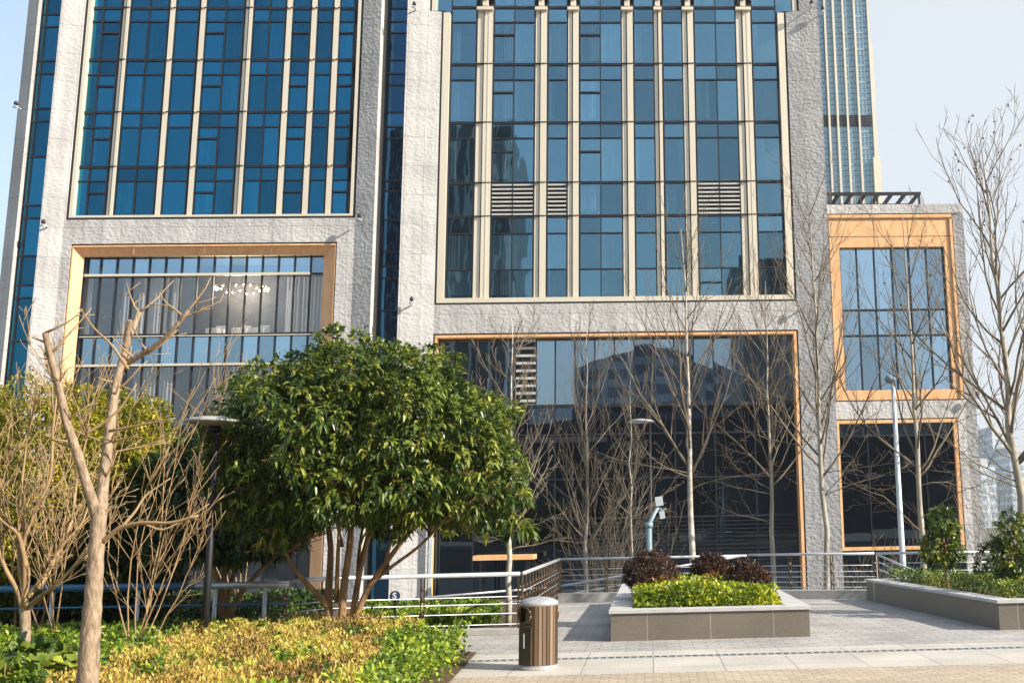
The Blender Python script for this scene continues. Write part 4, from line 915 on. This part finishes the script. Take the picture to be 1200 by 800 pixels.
for a, b, lab in ((rb, at(877, 25.5), 'stone kerb carrying the far railing behind the lime hedge'), (at(878, 25.4), at(1028, 24.4), 'stone kerb carrying the far railing between the planters')):
    mb = MB(); d_ = (b-a).normalized(); n_ = Vector((-d_.y, d_.x, 0)); q = [a-n_*.2, b-n_*.2, b+n_*.18, a+n_*.18]; mb.prism([(v.x, v.y) for v in q], 0.003, .2); tag(mb.build('kerb_wall', M['kerb'], None), lab, 'kerb')
mb = MB(); mb.prism([(ra.x-9.5, 18.2), (ra.x+.1, 18.2), (ra.x+.1, 18.6), (ra.x-9.5, 18.6)], .003, .09); tag(mb.build('kerb_wall', M['kerb']), 'low pale kerb under the railing left of the bin', 'kerb')
# thick blue pipe rail at left
bpr = thing('pipe_rail', 'thick blue painted pipe rail running behind the left shrubs', 'railing', (at(120, 17.2).x, 17.2, 0))
pa_, pb_ = W(-60, 691, 16.9), W(338, 684.5, 17.3); mid_ = pa_.lerp(pb_, .72)
mb = MB(); mb.tube([pa_, mid_], .058, 12); mb.build('pipe', M['blue_pipe'], bpr, True)
mb = MB(); mb.tube([mid_, pb_], .056, 12); mb.build('end_pipe', M['steel'], bpr, True)
for k in (.05, .3, .55, .78, .93):
    p = pa_.lerp(pb_, k); mb = MB(); mb.tube([(p.x, p.y, 0), (p.x, p.y, p.z)], .035, 8); mb.build('post', M['white_paint'], bpr, True)
mb = MB(); mb.tube([pa_-Vector((0, 0, .3)), pb_-Vector((0, 0, .3))], .02, 8); mb.build('rail', M['blue_pipe'], bpr, True)
# ------------------------------------------------------------------ lamps
p = W(250, 494, 15.2); pb2 = W(240, 735, 15.2)
lt = thing('park_lamp', 'park lamp with a flat grey dish head against the evergreen', 'lamp', (pb2.x, 15.2, 0))
hx = p.x
mb = MB(); mb.tube([(pb2.x, 15.2, 0), (pb2.x, 15.2, 1.2), (pb2.x+.0, 15.2, p.z-.02)], [.055, .05, .035], 10); mb.build('pole', M['black_metal'], lt, True)
rr = (283-219)/2*15.2/1245
mb = MB(); mb.lathe((hx, 15.2, p.z), [(.05, -.06), (rr*.9, -.02), (rr, 0), (rr*.8, .045), (rr*.4, .075), (.02, .085)], 28); mb.build('dish', M['dish'], lt, True)
mb = MB(); mb.tube([(pb2.x, 15.2, p.z-.3), (hx, 15.2, p.z-.05)], .03, 8); mb.lathe((hx, 15.2, p.z-.16), [(.05, 0), (.08, .06), (.05, .11)], 12); mb.build('lamp_holder', M['black_metal'], lt, True)
p = W(751, 494, 40);  # solid lamp built for a dish seen in the glass, pole added
lt = thing('park_lamp', 'pale lamp dish seen in the dark glass wall, built solid on an added pole', 'lamp', (p.x, 40, ZL))
mb = MB(); mb.tube([(p.x+.35, 40, ZL), (p.x+.35, 40, p.z-.05)], [.06, .04], 8); mb.build('pole', M['black_metal'], lt, True)
mb = MB(); mb.lathe((p.x, 40, p.z), [(.05, -.06), (.5, -.02), (.54, 0), (.4, .07), (.02, .13)], 20); mb.build('dish', M['dish'], lt, True)
# tall street lamp
pb3 = W(1058, 660, 28.); pt3 = W(1050.5, 446, 28.)
lt = thing('street_lamp', 'tall slim pale grey street lamp in front of the dark window', 'lamp', (pb3.x, 28, ZL))
mb = MB(); mb.tube([(pb3.x, 28, ZL), (pb3.x, 28, 0), (pb3.x, 28, pt3.z)], [.10, .085, .055], 12); mb.build('pole', M['white_paint'], lt, True)
mb = MB(); mb.lathe((pb3.x-.09, 27.95, pt3.z), [(.03, -.08), (.13, -.03), (.16, .05), (.1, .14), (.02, .17)], 14); mb.build('lamp_head', M['grey_paint'], lt, True)
mb = MB(); mb.tube([(pb3.x, 28, ZL), (pb3.x, 28, ZL+.25)], [.2, .14], 12); mb.build('base', M['white_paint'], lt)
# bent spotlight post
a_ = W(761, 650, 27.8); b_ = W(760.5, 615, 27.8); c_ = W(771, 594, 27.8)
lt = thing('spotlight_post', 'bent grey post carrying two box spotlights behind the planter', 'lamp', (a_.x, 27.8, ZL))
mb = MB(); mb.tube([(a_.x, 27.8, ZL), b_, b_+Vector((.02, 0, .06)), c_], [.085, .075, .06, .05], 10); mb.build('pole', M['grey_paint'], lt, True)
mb = MB(); mb.tube([b_-Vector((0, 0, .06)), b_+Vector((0, 0, .06))], .11, 10); mb.build('collar', M['grey_paint'], lt, True)
def rbox(c, hx_, hy_, hz_, ang):
    m_ = Matrix.Rotation(ang, 3, 'Y'); mb = MB(); vs = [tuple(Vector(c) + m_ @ Vector((sx*hx_, sy*hy_, sz*hz_))) for sx, sy, sz in ((-1,-1,-1),(1,-1,-1),(1,1,-1),(-1,1,-1),(-1,-1,1),(1,-1,1),(1,1,1),(-1,1,1))]
    mb.add(vs, [(0,3,2,1),(4,5,6,7),(0,1,5,4),(1,2,6,5),(2,3,7,6),(3,0,4,7)]); return mb
rbox(W(772.5, 587, 27.8), .1, .08, .12, R(-8)).build('spotlight', M['white_paint'], lt); rbox(W(776, 603, 27.8), .07, .08, .1, R(-8)).build('spotlight', M['white_paint'], lt)
mb = MB(); mb.tube([c_, W(776, 598, 27.8), W(781, 595, 27.8)], .03, 6); mb.build('arm', M['grey_paint'], lt)
# ------------------------------------------------------------------ bare trees
bare_tree('slender bare tree with whitish double trunk just left of the balusters', 597, 19.6, 0, 372, 620, 11, .085, 'bark_birch', .8)
bare_tree('thin bare tree with mottled trunk behind the far railing, first right of the balusters', 687, 31, ZL, 380, 640, 12, .12, 'bark_pale', .9)
bare_tree('bare tree with the brightest whitish trunk, behind the maroon shrubs', 813, 28.6, ZL, 268, 560, 13, .16, 'bark_birch', 1.0, lean=-.15)
bare_tree('bare tree with knobbly pale trunk near the right end of the lime hedge', 906, 29.4, ZL, 330, 570, 14, .13, 'bark_pale', .9)
bare_tree('tall bare tree standing against the stone pier between glass wall and low block', 966, 27.8, ZL, 205, 560, 15, .14, 'bark_pale', .85)
bare_tree('bare tree with smooth pale trunk in front of the low block window', 1081, 27.2, ZL, 250, 560, 16, .15, 'bark_pale', .9)
bare_tree('faint slim bare tree farther back, left of the whitest trunk', 740, 36, ZL, 385, 610, 17, .07, 'bark_pale', .6, dens=.7)
t = bare_tree('large bare plane tree hung with seed balls at the right edge', 1203, 21.5, 0, 150, 545, 20, .15, 'bark_pale', 1.05, lean=-.35, group=None, dens=1.35)
# seed balls on the plane tree
br = [c_ for c_ in t.children if c_.name.startswith('branches')][0]; vv = br.data.vertices; rg = random.Random(4)
mb = MB(); mb.lathe((0, 0, 0), [(.004, -.022), (.022, 0), (.004, .022)], 6); sb = mb.build('seed_ball', M['seed'], None, True); first = True; cnt = 0
while cnt < 70:
    v = vv[rg.randrange(len(vv))].co
    if v.z < 3.5: continue
    o_ = sb if first else sb.copy()
    if not first: C.objects.link(o_)
    o_.parent = t; o_.location = v - Vector((0, 0, .06)); o_.scale = (1.15, 1.15, 1.15); first = False; cnt += 1
# multi-stem bare shrubs in front of the glass
def bare_shrub(label, px, Y, zb, top, seed, n=14, spread=.35, mat='twig', nm='bare_shrub', group='bare shrubs', r=.013, lv=2, base_py=660):
    rg = random.Random(seed); b = W(px, base_py, Y); t = thing(nm, label, 'shrub', (b.x, Y, zb), group); Ht = W(px, top, Y).z - zb; mb = MB()
    for k in range(n):
        a = rg.uniform(0, 2*math.pi); limb(mb, (b.x+rg.gauss(0, .06), Y+rg.gauss(0, .06), zb), (math.cos(a)*spread*rg.random()*2, math.sin(a)*spread*rg.random(), 1), Ht*rg.uniform(.75, 1.05), r*rg.uniform(.7, 1.2), rg, lv, 5, .12, .09, (4, 7), (.3, .55), (18, 42), .25, 8, .005)
    mb.build('stems', M[mat], t, True); return t
bare_shrub('dense bare twiggy shrub in front of the dark glass behind the spotlight post', 716, 33, ZL, 560, 41, 22, .22)
bare_shrub('bare twiggy shrub beyond the stone pier at the right', 1168, 40, ZL, 560, 42, 16, .3)
bare_shrub('bare twiggy bush in the forecourt under the low block window', 1015, 30, ZL, 630, 43, 16, .4)
# ------------------------------------------------------------------ left garden
# bed soil
mb = MB(); bedpts = [G(545, 799), G(575, 762)]
bed = [(-30, 6), (G(540, 800).x-.3, 6), (G(540, 800).x-.12, G(540, 800).y), (G(572, 762).x-.1, 15.6), (G(508, 752).x, 15.9), (-3.9, 16.6), (-4.6, 17.0), (-30, 17.0)]
mb.add([(x_, y_, .03) for x_, y_ in bed], [tuple(range(len(bed)))]); structure(mb.build('planting_bed', M['soil']))
mb = MB(); mb.box(-34, W(570, 700, 19).x+.6, 18.7, 26.8, .0002, .02); structure(mb.build('rear_bed', M['soil']))
def inbed(x, y, marg=.15):
    b = [Vector((p[0], p[1], 0)) for p in bed]; c = False; j = len(b)-1
    for i in range(len(b)):
        if (b[i].y > y) != (b[j].y > y) and x < (b[j].x-b[i].x)*(y-b[i].y)/(b[j].y-b[i].y)+b[i].x - marg: c = not c
        j = i
    return c
def px_of(x, y, z):
    v = RM @ np.array([x, y, z-H]); return PX + F*v[0]/v[2], PY + F*v[1]/v[2]
def zone(x, y):
    """which planting grows here, by ground position"""
    u, v = px_of(x, y, .4)
    n_ = 14*noise.noise(Vector((x*.9, y*.9, 2)))
    if u > 425 + .55*(800-v) + n_ and v > 742 - n_*.2 and x > -6: return 'g2'
    if u > 120 + (782-v)*2.4 + n_*4 and v > (738 if u < 300 else 738-(u-300)*.16) + n_*.35 and u < 492 + n_*.6: return 'gold' if noise.noise(Vector((x*1.1, y*1.1, 8))) + .5*noise.noise(Vector((x*4, y*4, 3))) > -.22 else 'green'
    if u >= 492 + n_*.6: return 'none'
    return 'green'
def hz(kind, base):
    def f(x, y):
        if not inbed(x, y, .0) or zone(x, y) != kind: return 0
        return base + .10*noise.noise(Vector((x*1.7, y*1.7, 5))) + .19*noise.noise(Vector((x*3.6, y*3.6, 5)))
    return f
o = cover('golden_ground_cover', M['leaf_gold'], hz('gold', .46), -9.5, -1.6, 9.0, 16.9, 190000, .065, .021, 51, zf=.85, up=1.5); tag(o, 'golden yellow low shrub planting in front of the evergreen', 'ground cover', kind='stuff')
o = cover('green_ground_cover', M['leaf_green'], hz('green', .42), -14, -2.5, 9.0, 16.9, 110000, .085, .045, 52, zf=.55); tag(o, 'bright green low planting around the foreground trunk', 'ground cover', kind='stuff')
o = cover('green_hedge', M['leaf_green'], hz('g2', .48), -6, -.5, 9.0, 15.6, 55000, .07, .042, 53, zf=.8); tag(o, 'rounded green hedge beside the paving left of the bin', 'hedge')
def back_h(x, y):
    u, v = px_of(x, y, .3)
    return (.34 + .12*noise.noise(Vector((x*1.5, y*1.5, 9)))) if (425 < u < 585 or u < 345) else 0
o = cover('rear_hedge', M['leaf_green'], lambda x, y: back_h(x, y) if x > W(425, 700, 20).x-.3 else 0, W(425, 700, 20).x-.3, W(583, 700, 19).x, 18.9, 21.5, 16000, .09, .05, 54, zf=.7); tag(o, 'low green shrubs behind the railing beside the sign', 'hedge')
o = cover('rear_hedge', M['leaf_dark'], lambda x, y: (.6+.2*noise.noise(Vector((x, y, 9)))) if x < W(345, 700, 19).x else 0, -16, W(345, 700, 19).x, 18.0, 22, 36000, .1, .055, 55, zf=.7); tag(o, 'dark leaved hedge behind the blue pipe rail', 'hedge')
# reddish brown low shrubs under pipe rail
# broad-leaved shrub bottom left
p0 = W(30, 775, 10.8); t = thing('broad_leaved_shrub', 'shrub with big dark lobed leaves in the bottom left corner', 'shrub', (p0.x, 10.8, 0))
crown('foliage', M['leaf_hedge'], [(p0.x-.2, 10.8, .32, .75, .6, .38)], 90, 8, .17, .13, 61, t, True, .14, .8, .15)
mb = MB(); 
for k in range(8): limb(mb, (p0.x-.2, 10.8, 0), (rnd.gauss(0, .6), rnd.gauss(0, .6), 1), .6, .012, rnd, 0, 4)
mb.build('stems', M['bark_brown'], t)
# evergreen tree (main)
YE = 16.2
def stem(mb, pxs, Y, r0, r1, dy=.0, n=7):
    P = [W(a, b, Y + dy*i/(len(pxs)-1)) for i, (a, b) in enumerate(pxs)]; 
    # smooth
    Q = []
    for i in range(len(P)-1):
        for k in range(3): Q.append(P[i].lerp(P[i+1], k/3))
    Q.append(P[-1]); Q2 = [Q[0]] + [(Q[i-1]+Q[i]*2+Q[i+1])/4 for i in range(1, len(Q)-1)] + [Q[-1]]
    mb.tube(Q2, [r0+(r1-r0)*i/(len(Q2)-1) for i in range(len(Q2))], n); return Q2
ev = thing('evergreen_tree', 'large round evergreen with many stems in front of the building', 'tree', (W(395, 720, YE).x, YE, 0))
mb = MB(); rg = random.Random(5)
for pts, dy, a, b in (([(386, 742), (385, 690), (388, 640), (382, 600), (365, 530), (350, 480)], .5, .085, .03), ([(400, 742), (402, 690), (410, 640), (412, 590), (420, 520), (425, 450)], -.2, .09, .03),
    ([(410, 742), (417, 695), (425, 650), (440, 600), (452, 540), (470, 480)], .4, .075, .03), ([(412, 735), (430, 690), (455, 655), (480, 622), (525, 585), (560, 550)], -.4, .07, .025),
    ([(432, 686), (458, 664), (492, 640), (530, 600)], -.5, .045, .02), ([(386, 712), (366, 690), (345, 668), (335, 650), (328, 600)], -.3, .06, .025), ([(394, 705), (396, 645), (399, 600), (395, 540)], -.6, .05, .02),
    ([(418, 690), (421, 640), (430, 590)], .6, .045, .02), ([(452, 655), (462, 620), (470, 580)], .3, .04, .02), ([(401, 640), (392, 600), (372, 570)], -.4, .04, .015)):
    Q = stem(mb, pts, YE, a*.74, b*.8, dy)
    for k in range(5): q = Q[rg.randrange(len(Q)//2, len(Q))]; limb(mb, q, (rg.gauss(0, 1), rg.gauss(0, 1), .6), 1.0, .02, rg, 1, 5, .1, .18, (3, 5), (.4, .6), (20, 50), .3, 5, .006)
mb.build('trunk', M['bark_brown'], ev, True)
def EL_(px, py, rx, ry, Y, ryd=None):
    c = W(px, py, Y); s_ = Y/1235.; return (c.x, Y, c.z, rx*s_, (ryd or rx)*s_*.8, ry*s_)
crown('crown', M['leaf_glossy'], [EL_(425, 505, 150, 98, YE), EL_(345, 500, 92, 80, YE-.1), EL_(505, 535, 100, 85, YE-.1), EL_(330, 565, 78, 48, YE-.3), EL_(430, 455, 100, 55, YE), EL_(555, 575, 62, 44, YE-.3), EL_(440, 570, 120, 42, YE-.3), EL_(318, 600, 55, 38, YE-.2), EL_(285, 545, 40, 60, YE-.3)],
      5200, 9, .135, .050, 101, ev, True, .125, .62, .4, .5)
# few outlying sprigs at right
c = W(606, 598, YE-.4); crown('sprig', M['leaf_glossy'], [(c.x, YE-.4, c.z, .25, .2, .4)], 26, 8, .19, .062, 102, ev, True, .12, .7, .45)
# second evergreen behind at left
YE2 = 18.6 - 1.0
e2 = thing('evergreen_tree', 'darker evergreen behind the dish lamp, left of the large one', 'tree', (W(262, 715, YE2).x, YE2, 0))
mb = MB()
for pts in ([(260, 722), (258, 690), (245, 650), (235, 600)], [(263, 722), (268, 690), (280, 655), (300, 610)], [(266, 722), (285, 690), (305, 668), (325, 650)], [(262, 722), (262, 680), (266, 640), (262, 590)]): stem(mb, pts, YE2, .06, .02, rg.uniform(-.5, .5))
mb.build('trunk', M['bark_brown'], e2, True)
crown('crown', M['leaf_dark'], [EL_(265, 575, 70, 75, YE2), EL_(215, 590, 65, 70, YE2+.3), EL_(300, 610, 60, 45, YE2), EL_(170, 610, 50, 60, YE2+.8)], 1300, 9, .17, .06, 103, e2, True, .16, .6, .4, .22)
# yellow green shrubs at far left
for px, py, rx, ry, Y, lab, mt, sd_ in ((40, 560, 85, 105, 17.6, 'tall yellow green shrub behind the left bare tree', 'leaf_yellow', 111), (140, 560, 62, 90, 18.6, 'tall yellowish shrub behind the pollarded trunk', 'leaf_yellow', 112), (10, 660, 70, 55, 18.2, 'green shrub low at the left edge above the pipe rail', 'leaf_green', 113), (130, 665, 80, 50, 18.6, 'dark green shrub under the yellowish ones', 'leaf_dark', 114), (-40, 560, 50, 110, 19, 'yellow green shrub at the outermost left edge', 'leaf_yellow', 115)):
    e = EL_(px, py, rx, ry, Y); t = thing('tall_shrub', lab, 'shrub', (e[0], Y, 0)); crown('foliage', M[mt], [e, (e[0]+e[3]*.3, e[1], e[2]+e[5]*.45, e[3]*.5, e[4]*.5, e[5]*.55), (e[0]-e[3]*.45, e[1], e[2]+e[5]*.2, e[3]*.5, e[4]*.5, e[5]*.6)], 2100, 10, .10, .038, sd_, t, False, .16, .55, .2, .4)
    mb = MB()
    for k in range(4): limb(mb, (e[0]+rg.gauss(0, .2), Y, 0), (rg.gauss(0, .3), rg.gauss(0, .2), 1), e[2]+e[5]*.7, .022, rg, 1, 5, .1, .08, (4, 6), (.3, .5), (20, 40), .3, 7, .006)
    mb.build('stems', M['twig_tan'], t)
# pollarded tree, foreground
YP = 9.4
pt_ = thing('pollarded_tree', 'pollarded tree with two sawn off limbs in the left foreground', 'tree', (W(104, 800, YP).x, YP, 0))
mb = MB()
def limbpx(mb, pts, widths, Y, dy=0, n=10, rough=.05):
    P = []; Rr = []; s_ = Y/1245.
    for i in range(len(pts)-1):
        for k in range(4):
            f = k/4; P.append(W(pts[i][0]*(1-f)+pts[i+1][0]*f, pts[i][1]*(1-f)+pts[i+1][1]*f, Y+dy*(i+f)/(len(pts)-1))); Rr.append((widths[i]*(1-f)+widths[i+1]*f)*s_/2*(1+rough*math.sin(i*7+k*3.1)))
    P.append(W(*pts[-1], Y+dy)); Rr.append(widths[-1]*s_/2)
    P2 = [P[0]] + [(P[i-1]+P[i]*2+P[i+1])/4 for i in range(1, len(P)-1)] + [P[-1]]
    mb.tube(P2, Rr, n); return P2
limbpx(mb, [(99, 890), (103, 790), (106, 740), (110, 690), (113, 640), (116, 605), (117, 590)], [24, 23, 21, 18.5, 17, 17, 15], YP, 0, 14)
mb.build('trunk', M['bark_tan'], pt_, True)
mb = MB(); rg = random.Random(77)
L1 = limbpx(mb, [(114, 606), (104, 575), (92, 535), (78, 495), (68, 450), (58, 415), (53, 390)], [13, 11, 10, 9, 8, 7, 6.5], YP, -.5)
L2 = limbpx(mb, [(118, 600), (121, 565), (127, 520), (132, 475), (138, 440), (150, 400), (163, 366)], [14, 12, 12, 11, 9, 7.5, 6], YP, .5)
L3 = limbpx(mb, [(136, 450), (142, 430), (158, 420), (178, 408), (198, 392), (221, 364)], [9, 8, 7, 6, 5.5, 4], YP+.5, -.3)
L4 = limbpx(mb, [(147, 410), (149, 390), (152, 375)], [7, 6.5, 6], YP+.4, -.1)
mb.build('limb', M['bark_tan'], pt_, True)
mb = MB()
for Lx, n_ in ((L1, 9), (L2, 12), (L3, 6)):
    for k in range(n_):
        q = Lx[rg.randrange(4, len(Lx))]; a = rg.choice([-1, 1]); limb(mb, q, (a*rg.uniform(.4, 1), rg.uniform(-.5, .5), rg.uniform(.2, 1)), rg.uniform(.15, .55), .012, rg, 1, 5, .1, .15, (1, 3), (.4, .7), (25, 55), .3, 4, .004)
for pts, w_ in (([(150, 432), (132, 405), (110, 385), (93, 360)], 4), ([(128, 505), (170, 497), (205, 490)], 3.5), ([(100, 508), (118, 498), (140, 480), (160, 450)], 4), ([(118, 636), (140, 618), (165, 612), (200, 613), (232, 604)], 7), ([(140, 620), (158, 600), (170, 580), (200, 560)], 4), ([(165, 612), (190, 622), (222, 606), (245, 590)], 3), ([(88, 520), (70, 515), (58, 516)], 2.5)):
    limbpx(mb, pts, [w_*(1-.6*i/(len(pts)-1)) for i in range(len(pts))], YP, rg.uniform(-.3, .3), 6)
mb.build('twigs', M['twig_tan'], pt_, True)
# small many-branched bare tree at far left
YM = 13.2
mt = thing('small_bare_tree', 'small vase shaped bare tree at the left behind the broad leaved shrub', 'tree', (W(28, 742, YM).x, YM, 0))
mb = MB()
limbpx(mb, [(29, 765), (30, 740), (29, 712)], [11, 11, 11], YM, 0); mb.build('trunk', M['bark_tan'], mt, True)
mb = MB(); rg = random.Random(99)
mains = [[(28, 716), (20, 690), (8, 670), (0, 650), (-6, 600), (0, 540)], [(30, 714), (27, 690), (22, 655), (30, 625), (22, 590), (30, 530), (38, 470)], [(30, 714), (45, 700), (62, 688), (85, 665), (103, 650)], [(33, 700), (40, 690), (55, 670), (72, 640), (95, 615), (105, 590)],
         [(28, 705), (30, 660), (22, 625), (5, 612), (-8, 600)], [(29, 700), (33, 670), (25, 640), (40, 600), (60, 560), (62, 500), (68, 450)], [(45, 690), (55, 672), (65, 655), (85, 610), (90, 560), (105, 500)]]
for m_ in mains:
    Q = limbpx(mb, m_, [6.5*(1-.7*i/(len(m_)-1)) for i in range(len(m_))], YM, rg.uniform(-.8, .8), 7)
    for k in range(9):
        i = rg.randrange(5, len(Q)-1); ax = (Q[i+1]-Q[i]).normalized(); limb(mb, Q[i], ax + Vector((rg.gauss(0, .5), rg.gauss(0, .5), .6)), rg.uniform(.5, 1.1), .009, rg, 2, 5, .2, .1, (2, 4), (.4, .65), (18, 45), .3, 6, .0045)
mb.build('branches', M['twig_tan'], mt, True)
# fan of straw coloured twigs right of the pollard
def fan(label, px, py, Y, ends, seed, nm='bare_shrub'):
    rg = random.Random(seed); b = W(px, py, Y); t = thing(nm, label, 'shrub', (b.x, Y, 0), 'bare shrubs'); mb = MB(); b = Vector((b.x, Y, 0))
    for ex, ey in ends:
        e = W(ex, ey, Y + rg.uniform(-.6, .6)); d = e - b; side = Vector((-d.z, 0, d.x)).normalized()*rg.uniform(-.05, .12)*d.length; P = []
        for i in range(9): f = i/8; P.append(b + d*f + side*math.sin(math.pi*f) + Vector((rg.gauss(0, .015), rg.gauss(0, .02), rg.gauss(0, .015)))*(0 < i))
        mb.tube(P, [.013*(1-.75*i/8) for i in range(9)], 5)
        for k in range(6):
            i = rg.randrange(2, 8); ax = (P[i+1]-P[i]).normalized(); limb(mb, P[i], ax+Vector((rg.gauss(0, .4), rg.gauss(0, .4), rg.gauss(0, .3)+.2)), d.length*rg.uniform(.15, .32), .007, rg, 1, 4, .1, .1, (2, 4), (.4, .7), (18, 40), .3, 5, .0038)
    mb.build('stems', M['twig_tan'], t, True)
fan('straw coloured twig fan between the pollarded tree and the dish lamp', 160, 735, 14.4, [(255, 545), (240, 500), (262, 570), (215, 480), (228, 455), (190, 490), (170, 440), (200, 520), (248, 600)], 5)
fan('straw coloured upright twigs left of the pollarded tree', 70, 735, 15.5, [(20, 440), (45, 420), (70, 460), (95, 430), (110, 470), (125, 430)], 6)
fan('pale upright twigs rising behind the crown of the large evergreen', 285, 735, 20.5, [(258, 400), (275, 380), (250, 430), (290, 410), (268, 440), (300, 430)], 8)
hq = N('city_haze'); vp = hq.n('ShaderNodeVolumePrincipled'); vp.inputs['Color'].default_value = (.93, .95, 1, 1); vp.inputs['Density'].default_value = .0003; vp.inputs['Anisotropy'].default_value = .3; hq.l(vp.outputs[0], hq.out.inputs[1])
mb = MB(); mb.box(-420, 420, -300, 620, ZL-2, 160); hz_ = mb.build('haze', hq.m); hz_['kind'] = 'stuff'; hz_['label'] = 'thin pale city haze over the whole place'; hz_['category'] = 'haze'
print('objects', len(bpy.data.objects))
